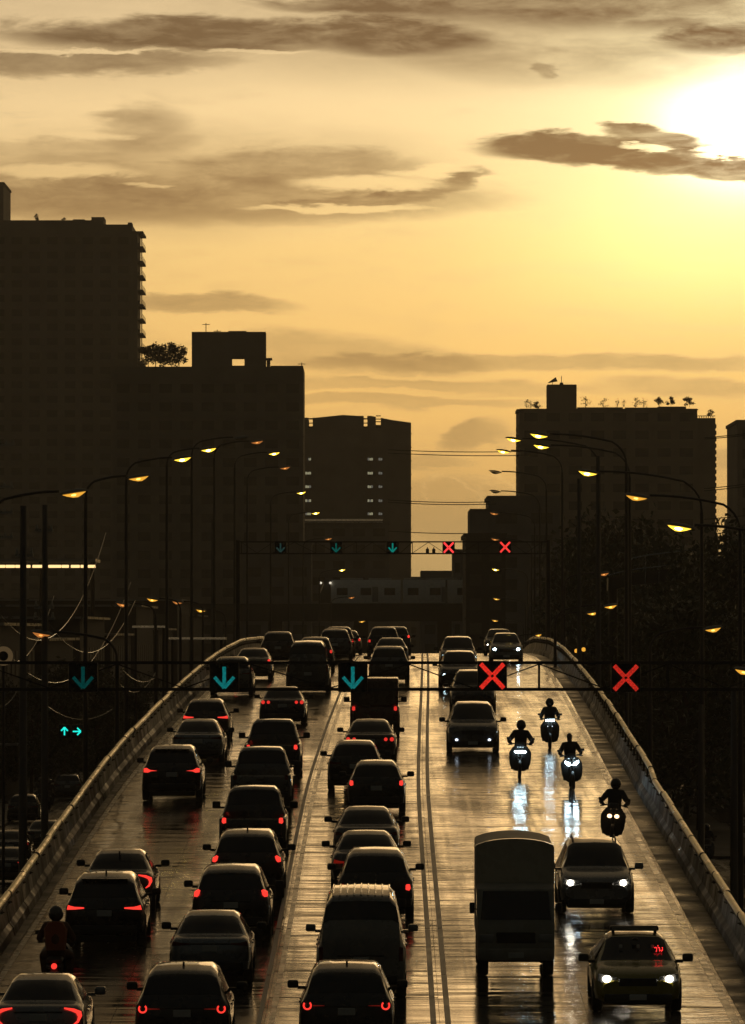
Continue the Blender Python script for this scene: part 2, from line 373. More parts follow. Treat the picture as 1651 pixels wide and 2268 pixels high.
# kerb line on the right street
for s_, o_ in ((1, 14.6), (-1, -15.4)):
    mb = MB()
    for i in range(70):
        y = 100 + i * 12; mb.box(cxr(y) + o_ - .07, cxr(y) + o_ + .07, y, y + 6, .004, .010)
    tag(mb.build('lane_marking', paintm), kind='structure')
for s_, a, b, y0 in ((1, 12.6, 17.2, 292), (-1, -21.5, -15.6, 392)):
    mb = MB()
    for i in range(34):
        y = y0 + i * 12; y2 = y + 12
        vs = [(cxr(y) + a, y, 0), (cxr(y) + a, y, .14), (cxr(y) + b, y, .14), (cxr(y) + b, y, 0), (cxr(y2) + a, y2, 0), (cxr(y2) + a, y2, .14), (cxr(y2) + b, y2, .14), (cxr(y2) + b, y2, 0)]
        mb.add(vs, [(0, 4, 5, 1), (1, 5, 6, 2), (2, 6, 7, 3)] + ([(0, 1, 2, 3)] if i == 0 else []))
    tag(mb.build('verge', soilm), kind='structure')
# flyover deck: surface under the slabs + ramp walls
EDG = 8.72
road = strip('road', jointm, -EDG, EDG, 70, 900, 3, -0.03)
mb = MB(); vs = []; ys = [70 + i * 6 for i in range(139)]
for y in ys:
    z = zroad(y); zb = 0 if z < 7.0 or y < 330 else z - 1.5
    for o_ in (-EDG - .02, EDG + .02): vs += [(cxr(y) + o_, y, z - .04), (cxr(y) + o_, y, 0.0 if y < 300 or y > 560 else z - 1.6)]
n = len(ys)
fs = []
for i in range(n - 1):
    a = i * 4; fs += [(a, a + 4, a + 5, a + 1), (a + 2, a + 3, a + 7, a + 6), (a + 1, a + 5, a + 7, a + 3)]
mb.add(vs, fs)
tag(mb.build('flyover_ramp', concm, smooth=False), kind='structure')
for y in range(310, 560, 25):
    mb = MB(); c = cxr(y); z = zroad(y) - 1.6
    mb.box(c - 1.6, c + 1.6, y - .8, y + .8, 0, z - 1.2); mb.add([(c - 1.6, y - .8, z - 1.2), (c + 1.6, y - .8, z - 1.2), (c + 6.5, y - .8, z), (c - 6.5, y - .8, z),
        (c - 1.6, y + .8, z - 1.2), (c + 1.6, y + .8, z - 1.2), (c + 6.5, y + .8, z), (c - 6.5, y + .8, z)], [(0, 1, 2, 3), (4, 7, 6, 5), (0, 4, 5, 1), (1, 5, 6, 2), (2, 6, 7, 3), (3, 7, 4, 0)])
    tag(mb.build('flyover_pier', concm, smooth=False), kind='structure')
# concrete slabs, one lane wide, 6.2 m long
LE = [-8.34, -5.2, -2.05, 1.55, 4.62, 8.34]
def slab_mesh(name, o0, o1, y0, y1, nseg=3, dz=0.0, g=.004, th=.05, gy=.03):
    mb = MB(); vs = []; nx = 2
    for i in range(nseg + 1):
        y = y0 + gy + (y1 - y0 - 2 * gy) * i / nseg
        for j in range(nx + 1):
            o_ = o0 + g + (o1 - o0 - 2 * g) * j / nx; vs.append((cxr(y) + o_, y, zroad(y) + dz))
    m = nx + 1
    fs = [(i * m + j, i * m + j + 1, (i + 1) * m + j + 1, (i + 1) * m + j) for i in range(nseg) for j in range(nx)]
    b = len(vs)
    for i in (0, nseg):
        for j in range(m): v = vs[i * m + j]; vs.append((v[0], v[1], v[2] - th))
    for j in range(nx): fs += [(j, b + j, b + j + 1, j + 1), (nseg * m + j, nseg * m + j + 1, b + m + j + 1, b + m + j)]
    mb.add(vs, fs); return mb.mesh(name, True, 30, None, False)
rng = random.Random(3)
y = 118.0
while y < 330:
    for k in range(5):
        off = 0.0 if k != 2 else 2.1
        inst('slab', slab_mesh('slab', LE[k], LE[k + 1], y + off, y + off + 6.2, 3, rng.uniform(-.0025, .0025), gy=.09 if k == 2 else .035), slabm, road)
    y += 6.2
mb = MB()
yy = y
while yy < 880:
    for k in range(5):
        off = 0.0 if k != 2 else 2.1
        me = slab_mesh('t', LE[k], LE[k + 1], yy + off, yy + off + 6.2, 1)
        mb.add([v.co for v in me.vertices], [tuple(p.vertices) for p in me.polygons]); bpy.data.meshes.remove(me)
    yy += 6.2
# near stretch below the frame
for k in range(5):
    for yn in range(8):
        off = 0.0 if k != 2 else 2.1
        me = slab_mesh('t', LE[k], LE[k + 1], 72 + yn * 5.75 + (off if yn else 0), 72 + (yn + 1) * 5.75 + (off), 1)
        mb.add([v.co for v in me.vertices], [tuple(p.vertices) for p in me.polygons]); bpy.data.meshes.remove(me)
o = mb.build('far_slabs', slabm, road, recalc=False); o['kind'] = 'stuff'
# paint on the slabs
def line(o_, w_, y0, y1, parent=road, dz=.006, name='lane_line', m_=None):
    mb = MB(); vs = []; n = max(1, int((y1 - y0) / 2.5))
    for i in range(n + 1):
        y = y0 + (y1 - y0) * i / n; vs += [(cxr(y) + o_ - w_ / 2, y, zroad(y) + dz), (cxr(y) + o_ + w_ / 2, y, zroad(y) + dz)]
    mb.add(vs, [(2 * i, 2 * i + 1, 2 * i + 3, 2 * i + 2) for i in range(n)])
    return mb.build(name, m_ or paintm, parent, recalc=False)
for y in range(120, 420, 10):
    line(7.62, .17, y, y + 9.4, m_=edgem); line(-8.05, .13, y, y + 9.9, m_=edgem)
for y in range(120, 420, 12): line(-2.16, .10, y, y + 11.8, dz=.007); line(-1.90, .12, y, y + 11.8, dz=.007, m_=edgem); line(1.42, .12, y, y + 11.9, dz=.007); line(1.72, .12, y, y + 11.9, dz=.007)

for s_, a, b in ((1, 7.80, 8.37), (-1, -8.37, -8.16)):
    for i in range(50):
        y = 116 + i * 6; strip('gutter', gutterm, a, b, y + .02, y + 5.98, 2, .012 if False else .010, kind=None, parent=road)
# parapets
def parapet(s_, label):
    root = empty('bridge_parapet', rp(8.6 * s_, 130)); root.rotation_euler = (0, 0, 0)
    base = root.location.copy()
    tag(root, label, 'parapet', 'parapets along both edges of the flyover')
    prof = [(8.36, 0.0), (8.40, .20), (8.50, .32), (8.56, .70), (8.68, .70), (8.72, -.3), (8.36, -.3)]
    def seg(y0, y1, n=2, jit=0.0):
        mb = MB(); vs = []; m = len(prof)
        for i in range(n + 1):
            y = y0 + (y1 - y0) * i / n
            for (o_, z) in prof: vs.append(rp((o_ + jit) * s_, y, z) - base)
        fs = [(i * m + j, (i + 1) * m + j, (i + 1) * m + (j + 1) % m, i * m + (j + 1) % m) for i in range(n) for j in range(m)]
        fs += [tuple(range(m)), tuple(reversed(range(n * m, n * m + m)))]
        mb.add(vs, fs); return mb
    y = 112.0
    while y < 425:
        j = rng.uniform(-.012, .012)
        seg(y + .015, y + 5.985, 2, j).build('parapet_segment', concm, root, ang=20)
        jj = rng.uniform(-.02, .02); kz = rng.uniform(-.012, .012)
        kk = (lambda q: (.0 if s_ < 0 else .13 * max(0, min(1, (q - 196) / 7)) - .10 * max(0, min(1, (q - 250) / 40)))); pts = [rp((8.52 + jj + kk(y + 2 * i)) * s_, y + 6 * i / 3 + (.0 if i == 0 else 0) - (.02 if i == 3 else 0), 1.0 + kz) - base for i in range(4)]
        mbp = MB(); mbp.path(pts, .082, 12); mbp.build('rail_pipe', steelm, root)
        mbp = MB(); mbp.path([p - Vector((0, 0, .17)) for p in pts], .022, 6); mbp.build('lower_rail', darksteel, root)
        for q in (1, 4):
            p = rp(8.56 * s_, y + q, .68) - base
            mbq = MB(); mbq.box(p.x - .03, p.x + .03, p.y - .05, p.y + .05, p.z, p.z + .28); mbq.rbox(p.x - .08, p.x + .08, p.y - .10, p.y + .10, p.z + .03, p.z + .06, .008, 1); mbq.build('rail_post', darksteel, root)
        # collar over each joint
        p = pts[0]; d = (pts[1] - pts[0]).normalized()
        mbc = MB(); mbc.path([p - d * .12, p + d * .04], .088, 12); mbc.build('rail_collar', darksteel, root)
        y += 6
    mb = seg(y, 880, 70)
    mb.path([rp(8.55 * s_, yy, .99) - base for yy in range(int(y), 880, 8)], .062, 8)
    o = mb.build('far_parapet', concm, root); o['kind'] = 'stuff'
parapet(-1, 'left parapet of the flyover, concrete with a gleaming steel pipe rail')
parapet(1, 'right parapet of the flyover, beside the oncoming motorcycles, with a kinked steel pipe rail')

# ================================================================= vehicles
def lerp(a, b, t): return a + (b - a) * t
class Shell:
    def __init__(s, st, W):
        ss = [a[0] for a in st]; s.W = W; s.L = ss[-1]
        s.fn = [pchip(ss, [a[i] for a in st]) for i in range(1, 6)]; s.ss = ss
    def ring(s, t):
        zb, zs, zr, ws, wr = [f(t) for f in s.fn]; h = .5 * s.W; w_ = h * ws; x8 = h * wr
        return [(0, zb), (.78 * w_, zb), (.965 * w_, zb + .07), (w_, zb + .42 * (zs - zb)), (.988 * w_, zs - .10), (.935 * w_, zs),
                (min(x8 + (.93 * w_ - x8) * .10, .93 * w_), zs + (zr - zs) * .84), (x8 * .84, zs + (zr - zs) * .975), (0, zr)]
    def pos(s, t, r, side=1):
        R = s.ring(t); i = min(int(r), 7); f = r - i
        x = lerp(R[i][0], R[i + 1][0], f); z = lerp(R[i][1], R[i + 1][1], f)
        return Vector((x * side, t - s.L / 2, z))
    def nrm(s, t, r, side=1):
        e = .02; a = s.pos(min(t + e, s.L), r, side) - s.pos(max(t - e, 0), r, side)
        r0 = max(r - .08, 0); r1 = min(r + .08, 8); b = s.pos(t, r1, side) - s.pos(t, r0, side)
        if b.length < 1e-5: b = Vector((-side, 0, 0))
        n = a.cross(b).normalized(); return n if side > 0 and n.length else -n
    def body(s, step=.12):
        ts = sorted(set([round(x, 3) for x in s.ss] + [round(s.L * i / int(s.L / step), 3) for i in range(int(s.L / step) + 1)]))
        rs = [0, 1, 2, 3, 4, 4.5, 5, 5.5, 6, 6.5, 7, 7.5, 8]; mb = MB(); vs = []; m = 2 * len(rs) - 2
        for t in ts:
            vs += [s.pos(t, r, 1) for r in rs] + [s.pos(t, r, -1) for r in reversed(rs[1:-1])]
        fs = [(i * m + j, i * m + (j + 1) % m, (i + 1) * m + (j + 1) % m, (i + 1) * m + j) for i in range(len(ts) - 1) for j in range(m)]
        fs += [tuple(reversed(range(m))), tuple(range((len(ts) - 1) * m, len(ts) * m))]
        mb.add(vs, fs); return mb
    def panel(s, t0, t1, r0, r1, side=1, off=.006, nt=6, nr=4, t0b=None, t1b=None):
        """t0b, t1b: the range at r1 (top), for slanted pillars"""
        t0b = t0 if t0b is None else t0b; t1b = t1 if t1b is None else t1b
        mb = MB(); vs = []
        for j in range(nr + 1):
            f = j / nr; r = lerp(r0, r1, f); a = lerp(t0, t0b, f); b = lerp(t1, t1b, f)
            for i in range(nt + 1): t = lerp(a, b, i / nt); vs.append(s.pos(t, r, side) + s.nrm(t, r, side) * off)
        mb.add(vs, [(j * (nt + 1) + i, j * (nt + 1) + i + 1, (j + 1) * (nt + 1) + i + 1, (j + 1) * (nt + 1) + i) for j in range(nr) for i in range(nt)])
        return mb
    def across(s, t0, t1, rmin, off=.006, nt=6):
        mb = MB(); rs = [rmin, rmin + (7 - rmin) * .5, 7, 7.5, 8]; vs = []
        seq = [(r, -1) for r in rs] + [(r, 1) for r in reversed(rs[:-1])]
        for i in range(nt + 1):
            t = lerp(t0, t1, i / nt)
            for r, sd in seq: vs.append(s.pos(t, r, sd) + s.nrm(t, r, sd) * off)
        m = len(seq); mb.add(vs, [(i * m + j, i * m + j + 1, (i + 1) * m + j + 1, (i + 1) * m + j) for i in range(nt) for j in range(m - 1)])
        return mb
# stations: s from the rear, sill z, belt z, roof z, belt width factor, roof width factor
SHELLS = {
 'sedan': (1.80, 4.6, [(0, .42, .86, .93, .84, .74), (.05, .32, .93, .99, .90, .78), (.2, .27, .97, 1.03, .96, .82), (.62, .24, .98, 1.06, .99, .80), (1.0, .22, .97, 1.28, 1, .68), (1.35, .21, .96, 1.42, 1, .63),
          (2.0, .20, .95, 1.47, 1, .62), (2.7, .20, .94, 1.44, 1, .63), (3.1, .20, .93, 1.22, 1, .69), (3.5, .20, .91, .99, 1, .80), (4.1, .22, .84, .91, .98, .78), (4.45, .26, .72, .80, .92, .72), (4.6, .34, .62, .67, .80, .6)],
          (.66, 1.30, 6.15), (2.78, 3.46, 6.05), [(1.30, 2.05, 1.55, 2.05), (2.12, 3.05, 2.12, 2.72)], .30),
 'hatch': (1.76, 4.2, [(0, .46, .92, .99, .86, .78), (.05, .36, .98, 1.07, .93, .80), (.12, .30, 1.0, 1.12, .96, .80), (.40, .26, 1.0, 1.44, .98, .68), (.62, .24, .99, 1.51, 1, .66), (1.2, .22, .98, 1.56, 1, .64),
          (2.2, .20, .96, 1.54, 1, .64), (2.75, .20, .95, 1.30, 1, .69), (3.15, .20, .93, 1.03, 1, .80), (3.7, .22, .87, .94, .98, .78), (4.05, .26, .76, .82, .92, .72), (4.2, .34, .64, .70, .80, .6)],
          (.13, .44, 6.12), (2.3, 3.1, 6.05), [(.70, 1.35, .80, 1.35), (1.42, 2.65, 1.42, 2.3)], .31),
 'suv': (1.86, 4.6, [(0, .50, 1.00, 1.06, .87, .80), (.05, .40, 1.06, 1.14, .94, .82), (.12, .34, 1.08, 1.20, .97, .82), (.42, .30, 1.08, 1.56, .99, .71), (.66, .29, 1.07, 1.65, 1, .69), (1.3, .27, 1.05, 1.70, 1, .68),
          (2.5, .26, 1.03, 1.67, 1, .68), (3.0, .26, 1.02, 1.42, 1, .72), (3.4, .26, 1.0, 1.12, 1, .84), (4.0, .28, .95, 1.03, .98, .82), (4.42, .32, .84, .92, .93, .76), (4.6, .42, .70, .76, .82, .64)],
          (.13, .46, 6.12), (2.58, 3.36, 6.05), [(.70, 1.45, .85, 1.45), (1.52, 2.3, 1.52, 2.3), (2.37, 3.0, 2.37, 2.56)], .35),
 'van': (1.92, 5.0, [(0, .46, 1.15, 1.30, .93, .86), (.04, .36, 1.18, 1.70, .96, .84), (.16, .32, 1.20, 2.14, .98, .76), (.4, .30, 1.2, 2.24, 1, .73), (2.0, .28, 1.2, 2.28, 1, .72),
          (3.6, .28, 1.18, 2.22, 1, .72), (4.1, .28, 1.15, 1.95, 1, .74), (4.7, .30, 1.05, 1.25, .97, .82), (4.93, .34, .88, .96, .92, .80), (5.0, .42, .72, .78, .84, .7)],
          (.045, .145, 6.05), (3.75, 4.62, 6.05), [(.5, 1.6, .5, 1.6), (1.68, 2.8, 1.68, 2.8), (2.88, 3.9, 2.88, 3.6)], .34),
}
def wheel_meshes(R, Wd=.21):
    a = MB().lathe_x([(-Wd / 2, R * .62), (-Wd / 2, R * .9), (-Wd / 2 + .025, R * .985), (0, R), (Wd / 2 - .025, R * .985), (Wd / 2, R * .9), (Wd / 2, R * .62)], n=24)
    b = MB().lathe_x([(-Wd / 2 + .01, R * .63), (-Wd / 2 + .03, R * .5), (-Wd / 2 + .02, R * .12), (-Wd / 2 + .02, 0)], n=16)
    b.lathe_x([(Wd / 2 - .01, R * .63), (Wd / 2 - .03, R * .5), (Wd / 2 - .02, R * .12), (Wd / 2 - .02, 0)], n=16)
    for k in range(5):
        for sx in (-1, 1):
            M = Matrix.Translation((sx * (Wd / 2 - .012), 0, 0)) @ Matrix.Rotation(2 * pi * k / 5, 4, 'X'); b.box(-.008, .008, -.025, .025, .03, R * .6, M)
    return a.mesh('tyre'), b.mesh('rim')
_wm = {}
def add_wheel(root, x, y, R, Wd=.21, rot=0):
    k = (R, Wd)
    if k not in _wm: _wm[k] = wheel_meshes(R, Wd)
    o = inst('wheel', _wm[k][0], rubber, root, (x, y, R)); o2 = inst('rim', _wm[k][1], rimm, o); return o
def ringpoly(cx, cz, R, r, a0, a1, n=14):
    A = [(cx + R * cos(radians(lerp(a0, a1, i / n))), cz + R * sin(radians(lerp(a0, a1, i / n)))) for i in range(n + 1)]
    B = [(cx + r * cos(radians(lerp(a0, a1, i / n))), cz + r * sin(radians(lerp(a0, a1, i / n)))) for i in range(n + 1)]
    return A + B[::-1]
def circ(cx, cz, R, n=12, k=1.0): return [(cx + R * cos(2 * pi * i / n), cz + R * k * sin(2 * pi * i / n)) for i in range(n)]
def light_polys(typ, a, z):
    if typ == 'claw': return [[(a * .56, z + .070), (a * .78, z + .050), (a * .92, z - .01), (a * .94, z - .10), (a * .87, z - .22), (a * .76, z - .27), (a * .76, z - .25), (a * .84, z - .18), (a * .86, z - .10), (a * .82, z - .035), (a * .72, z + .005), (a * .56, z + .050)]]
    if typ == 'ring': return [ringpoly(a * .82, z, .088, .056, 130, 400), [(a * .46, z - .006), (a * .70, z - .012), (a * .70, z + .006), (a * .46, z + .000)]]
    if typ == 'slim': return [[(a * .50, z - .012), (a * .50, z + .018), (a * .74, z + .030), (a * .90, z + .065), (a * .93, z - .035), (a * .72, z - .030)]]
    if typ == 'arrow': return [[(a * .48, z - .005), (a * .72, z + .02), (a * .84, z + .085), (a * .93, z + .06), (a * .93, z - .05), (a * .78, z - .06), (a * .70, z - .02)]]
    if typ == 'pillar': return [[(a * .80, z - .04), (a * .77, z + .06), (a * .82, z + .085), (a * .92, z + .02), (a * .93, z - .07), (a * .85, z - .085)]]
    if typ == 'block': return [[(a * .79, z - .06), (a * .79, z + .05), (a * .82, z + .075), (a * .90, z + .07), (a * .92, z - .03), (a * .88, z - .08)]]
    if typ == 'quad': return [circ(a * .60, z, .062), circ(a * .83, z, .070)]
    if typ == 'tall': return [[(a * .84, z - .15), (a * .84, z + .15), (a * .93, z + .14), (a * .93, z - .15)]]
def mirror_poly(poly): return [(-x, z) for x, z in reversed(poly)]
_mc = {}
def shared(key, fn):
    if key not in _mc: _mc[key] = fn()
    return _mc[key]
def make_car(kind, paint, light='slim', lz=.9, lit=1.0, head=None, hz=.68, extras=(), name='car'):
    W, L, st, rw, ws_, sides, R = SHELLS[kind]; a = W / 2; sh = shared((kind, 'shell'), lambda: Shell(st, W)); h = L / 2
    root = empty(name); P = PAINT[paint]
    inst('body', shared((kind, 'body'), lambda: sh.body().mesh('body', ang=40)), P, root)
    inst('rear_window', shared((kind, 'rw'), lambda: sh.across(*rw).mesh('rear_window', recalc=False)), glassm, root)
    inst('windscreen', shared((kind, 'ws'), lambda: sh.across(*ws_).mesh('windscreen', recalc=False)), glassm, root)
    for sd in (-1, 1):
        for i, q in enumerate(sides):
            inst('side_window', shared((kind, 'sw', i, sd), lambda: sh.panel(q[0], q[1], 5.12, 5.93, sd, .006, 6, 3, q[2], q[3]).mesh('side_window', recalc=False)), glassm, root)
        def mir():
            mb = MB(); x0, x1 = sorted((sd * (a + .05), sd * (a + .27))); yb = (ws_[1] - .28) - h; zb = sh.fn[1](ws_[1]) + .02
            mb.rbox(x0, x1, yb - .05, yb + .10, zb + .02, zb + .18, .045, 3); x2, x3 = sorted((sd * (a * .9), sd * (a + .07))); mb.box(x2, x3, yb, yb + .06, zb + .0, zb + .06); return mb.mesh('wing_mirror')
        inst('wing_mirror', shared((kind, 'mir', sd), mir), P if paint in ('white', 'silver') else blackpl, root)
        for yw in (.82, L - .86):
            def arch():
                pts = [((R + .07) * cos(pi * i / 14) + yw - h, (R + .07) * sin(pi * i / 14) + R) for i in range(15)]
                x0, x1 = sorted((sd * (a - .12), sd * (a + .003))); return MB().prism_x(pts, x0, x1).mesh('wheel_arch')
            inst('wheel_arch', shared((kind, 'arch', sd, yw), arch), blackpl, root)
            add_wheel(root, sd * (a - .10), yw - h, R)
        def handle():
            mb = MB(); yd = (sides[-1][0] + .08) - h; x0, x1 = sorted((sd * (a * .985), sd * (a + .02)))
            for q in sides[-2:]: mb.rbox(x0, x1, q[0] + .06 - h, q[0] + .26 - h, sh.fn[1](q[0]) - .16, sh.fn[1](q[0]) - .12, .008, 1)
            return mb.mesh('door_handle')
        inst('door_handle', shared((kind, 'hand', sd), handle), P, root)
    zb0 = st[0][1]
    inst('chassis', shared((kind, 'ch'), lambda: MB().rbox(-a * .78, a * .78, -h + .25, h - .3, .17, zb0 + .05, .03, 1).mesh('chassis')), blackpl, root)
    inst('rear_bumper', shared((kind, 'rb'), lambda: MB().rbox(-a * .80, a * .80, -h - .035, -h + .22, zb0 - .10, zb0 + .08, .03, 2).mesh('rear_bumper')), blackpl, root)
    inst('front_bumper', shared((kind, 'fb'), lambda: MB().rbox(-a * .76, a * .76, h - .2, h + .03, .24, .42, .03, 2).mesh('front_bumper')), blackpl, root)
    zp = .80 if kind in ('sedan', 'hatch') else .86
    pl = inst('number_plate', shared((kind, 'pl', zp), lambda: MB().rbox(-.17, .17, -h - .02, -h + .02, zp - .07, zp + .07, .01, 1).mesh('number_plate')), plate_m, root)
    inst('number_plate', shared((kind, 'plf'), lambda: MB().rbox(-.17, .17, h + .01, h + .05, .30, .41, .01, 1).mesh('number_plate')), plate_m, root)
    inst('tailgate_trim', shared((kind, 'tt', zp), lambda: MB().rbox(-a * .52, a * .52, -h - .012, -h + .03, zp + .085, zp + .115, .006, 1).mesh('tailgate_trim')), darksteel, root)
    tm = {0: tailoff, .5: taildim, 1: tailm, 2: tailbm}[lit]
    for i, poly in enumerate(light_polys(light, a, lz)):
        for sd in (-1, 1):
            dpt = .34 if kind in ('suv', 'hatch', 'van') and lz > 1.0 else .17
            off = -.015 if i == 0 or light == 'quad' else -.02
            inst('tail_light' if not (light == 'ring' and i) else 'light_strip', shared((kind, light, lz, i, sd), lambda: MB().prism_y(poly if sd > 0 else mirror_poly(poly), -h + off, -h + dpt).mesh('tail_light', ang=50)), taildim if (light == 'ring' and i) else tm, root)
    # front face
    hy = h - .10
    for sd in (-1, 1):
        hp = [(a * .46, hz - .045), (a * .48, hz + .05), (a * .70, hz + .10), (a * .90, hz + .12), (a * .90, hz - .02), (a * .70, hz - .075)]
        hl = inst('headlight', shared((kind, 'hl', hz, sd), lambda: MB().prism_y(hp if sd > 0 else mirror_poly(hp), h - .32, h - .02).mesh('headlight', ang=50)), headoff, root)
        if head:
            big = .075
            inst('headlight_bulb', shared((kind, 'hb', hz, sd), lambda: MB().prism_y(circ(sd * a * .70, hz + .02, big, 12, .8), h - .05, h - .005).mesh('headlight_bulb')), head, hl)
    inst('grille', shared((kind, 'gr', hz), lambda: MB().rbox(-a * .44, a * .44, h - .12, h + .005, hz - .14, hz + .03, .02, 1).mesh('grille')), blackpl, root)
    if 'roof_rails' in extras:
        for sd in (-1, 1):
            inst('roof_rail', shared((kind, 'rr', sd), lambda: MB().path([sh.pos(t, 7, sd) + Vector((0, 0, .06 if 0 < i < 5 else 0)) for i, t in enumerate([.75, .95, 1.3, 1.8, 2.2, 2.4])], .022, 6).mesh('roof_rail')), darksteel, root)
    if 'fin' in extras:
        inst('roof_antenna', shared((kind, 'fin'), lambda: MB().prism_x([(1.05 - h, st[5][3] - .03), (1.25 - h, st[5][3] - .03), (1.08 - h, st[5][3] + .07), (1.04 - h, st[5][3] + .07)], -.02, .02).mesh('roof_antenna')), blackpl, root)
    if 'spoiler' in extras:
        inst('roof_spoiler', shared((kind, 'spo'), lambda: MB().rbox(-a * .58, a * .58, .34 - h, .62 - h, sh.fn[2](.5) - .0, sh.fn[2](.5) + .035, .015, 2).mesh('roof_spoiler')), P, root)
    if 'roof_ribs' in extras:
        for k in range(9):
            x = (-.52 + .13 * k) * a * 1.2
            def rib():
                pts = []
                for t in (.3, .8, 1.6, 2.6, 3.5):
                    R_ = sh.ring(t); z8 = R_[8][1]; z7 = R_[7][1]; x7 = R_[7][0]; pts.append((x, t - h, lerp(z8, z7, min(1, abs(x) / x7)) + .008))
                return MB().path(pts, .018, 6).mesh('roof_rib')
            inst('roof_rib', shared((kind, 'rib', k), rib), P, root)
    return root
def make_pickup(paint, light='block', lz=1.0, lit=1.0, head=None, canopy=False, name='pickup_truck'):
    W, L = 1.84, 5.2; a = W / 2; h = L / 2; root = empty(name); P = PAINT[paint]
    cab_st = [(0, .36, 1.08, 1.15, .98, .86), (.05, .34, 1.10, 1.30, .99, .80), (.22, .33, 1.10, 1.72, 1, .72), (.5, .32, 1.09, 1.80, 1, .71), (1.3, .32, 1.07, 1.79, 1, .71), (1.75, .32, 1.06, 1.5, 1, .75), (2.1, .32, 1.04, 1.18, 1, .86), (2.9, .34, .98, 1.10, .98, .84), (3.25, .38, .86, .96, .94, .78), (3.4, .46, .72, .78, .84, .66)]
    sh = shared(('pk', 'shell'), lambda: Shell(cab_st, W)); off = L - 3.4
    def mv(me_fn):
        mb = me_fn(); mb.v = [(v[0], v[1] + (L - 3.4) / 2, v[2]) for v in mb.v]; return mb
    inst('body', shared(('pk', 'body'), lambda: mv(sh.body).mesh('body', ang=40)), P, root)
    inst('rear_window', shared(('pk', 'rw'), lambda: mv(lambda: sh.across(.055, .21, 6.05)).mesh('rear_window', recalc=False)), glassm, root)
    inst('windscreen', shared(('pk', 'ws'), lambda: mv(lambda: sh.across(1.38, 2.06, 6.05)).mesh('windscreen', recalc=False)), glassm, root)
    yb = -h; yf = -h + off
    def bed():
        mb = MB(); mb.rbox(-a, -a + .12, yb + .03, yf - .03, .42, 1.06, .03, 2); mb.rbox(a - .12, a, yb + .03, yf - .03, .42, 1.06, .03, 2)
        mb.box(-a + .1, a - .1, yb + .06, yf - .03, .55, .62); return mb.mesh('load_bed')
    inst('load_bed', shared(('pk', 'bed'), bed), P, root)
    inst('tailgate', shared(('pk', 'tg'), lambda: MB().rbox(-a + .13, a - .13, yb, yb + .07, .56, 1.05, .025, 2).mesh('tailgate')), P, root)
    inst('tailgate_handle', shared(('pk', 'th'), lambda: MB().rbox(-.13, .13, yb - .012, yb + .01, .90, .97, .01, 1).mesh('tailgate_handle')), blackpl, root)
    inst('rear_bumper', shared(('pk', 'rb'), lambda: MB().rbox(-a * .92, a * .92, yb - .10, yb + .05, .40, .55, .03, 2).mesh('rear_bumper')), darksteel, root)
    inst('number_plate', shared(('pk', 'np'), lambda: MB().rbox(-.17, .17, yb - .12, yb - .10, .42, .53, .01, 1).mesh('number_plate')), plate_m, root)
    inst('chassis', shared(('pk', 'ch'), lambda: MB().rbox(-a * .7, a * .7, -h + .2, h - .3, .25, .5, .03, 1).mesh('chassis')), blackpl, root)
    inst('front_bumper', shared(('pk', 'fb'), lambda: MB().rbox(-a * .85, a * .85, h - .2, h + .04, .34, .56, .03, 2).mesh('front_bumper')), P, root)
    inst('grille', shared(('pk', 'gr'), lambda: MB().rbox(-a * .44, a * .44, h - .12, h + .01, .62, .84, .02, 1).mesh('grille')), blackpl, root)
    for sd in (-1, 1):
        for q in ((.35, .95), (1.02, 1.8)):
            inst('side_window', shared(('pk', 'sw', q, sd), lambda: mv(lambda: sh.panel(q[0], q[1], 5.12, 5.93, sd, .006, 5, 3, q[0], min(q[1], 1.35))).mesh('side_window', recalc=False)), glassm, root)
        def mir():
            mb = MB(); x0, x1 = sorted((sd * (a + .05), sd * (a + .28))); y0 = h - 1.75
            mb.rbox(x0, x1, y0, y0 + .14, 1.10, 1.30, .04, 3); x2, x3 = sorted((sd * (a * .9), sd * (a + .07))); mb.box(x2, x3, y0 + .04, y0 + .1, 1.1, 1.15); return mb.mesh('wing_mirror')
        inst('wing_mirror', shared(('pk', 'mir', sd), mir), blackpl, root)
        for yw in (yb + 1.05, h - .85):
            pts = [(.44 * cos(pi * i / 14) + yw, .44 * sin(pi * i / 14) + .37) for i in range(15)]; x0, x1 = sorted((sd * (a - .13), sd * (a + .004)))
            inst('wheel_arch', shared(('pk', 'arch', sd, yw), lambda: MB().prism_x(pts, x0, x1).mesh('wheel_arch')), blackpl, root)
            add_wheel(root, sd * (a - .11), yw, .37, .24)
        for i, poly in enumerate(light_polys(light, a, lz)):
            inst('tail_light', shared(('pk', light, lz, i, sd), lambda: MB().prism_y(poly if sd > 0 else mirror_poly(poly), yb - .012, yb + .12).mesh('tail_light', ang=50)), {0: tailoff, .5: taildim, 1: tailm, 2: tailbm}[lit], root)
        hp = [(a * .50, .70), (a * .52, .84), (a * .90, .92), (a * .92, .76), (a * .70, .68)]
        hl = inst('headlight', shared(('pk', 'hl', sd), lambda: MB().prism_y(hp if sd > 0 else mirror_poly(hp), h - .3, h - .02).mesh('headlight', ang=50)), headoff, root)
        if head: inst('headlight_bulb', shared(('pk', 'hb', sd), lambda: MB().prism_y(circ(sd * a * .72, .78, .07), h - .05, h - .005).mesh('headlight_bulb')), head, hl)
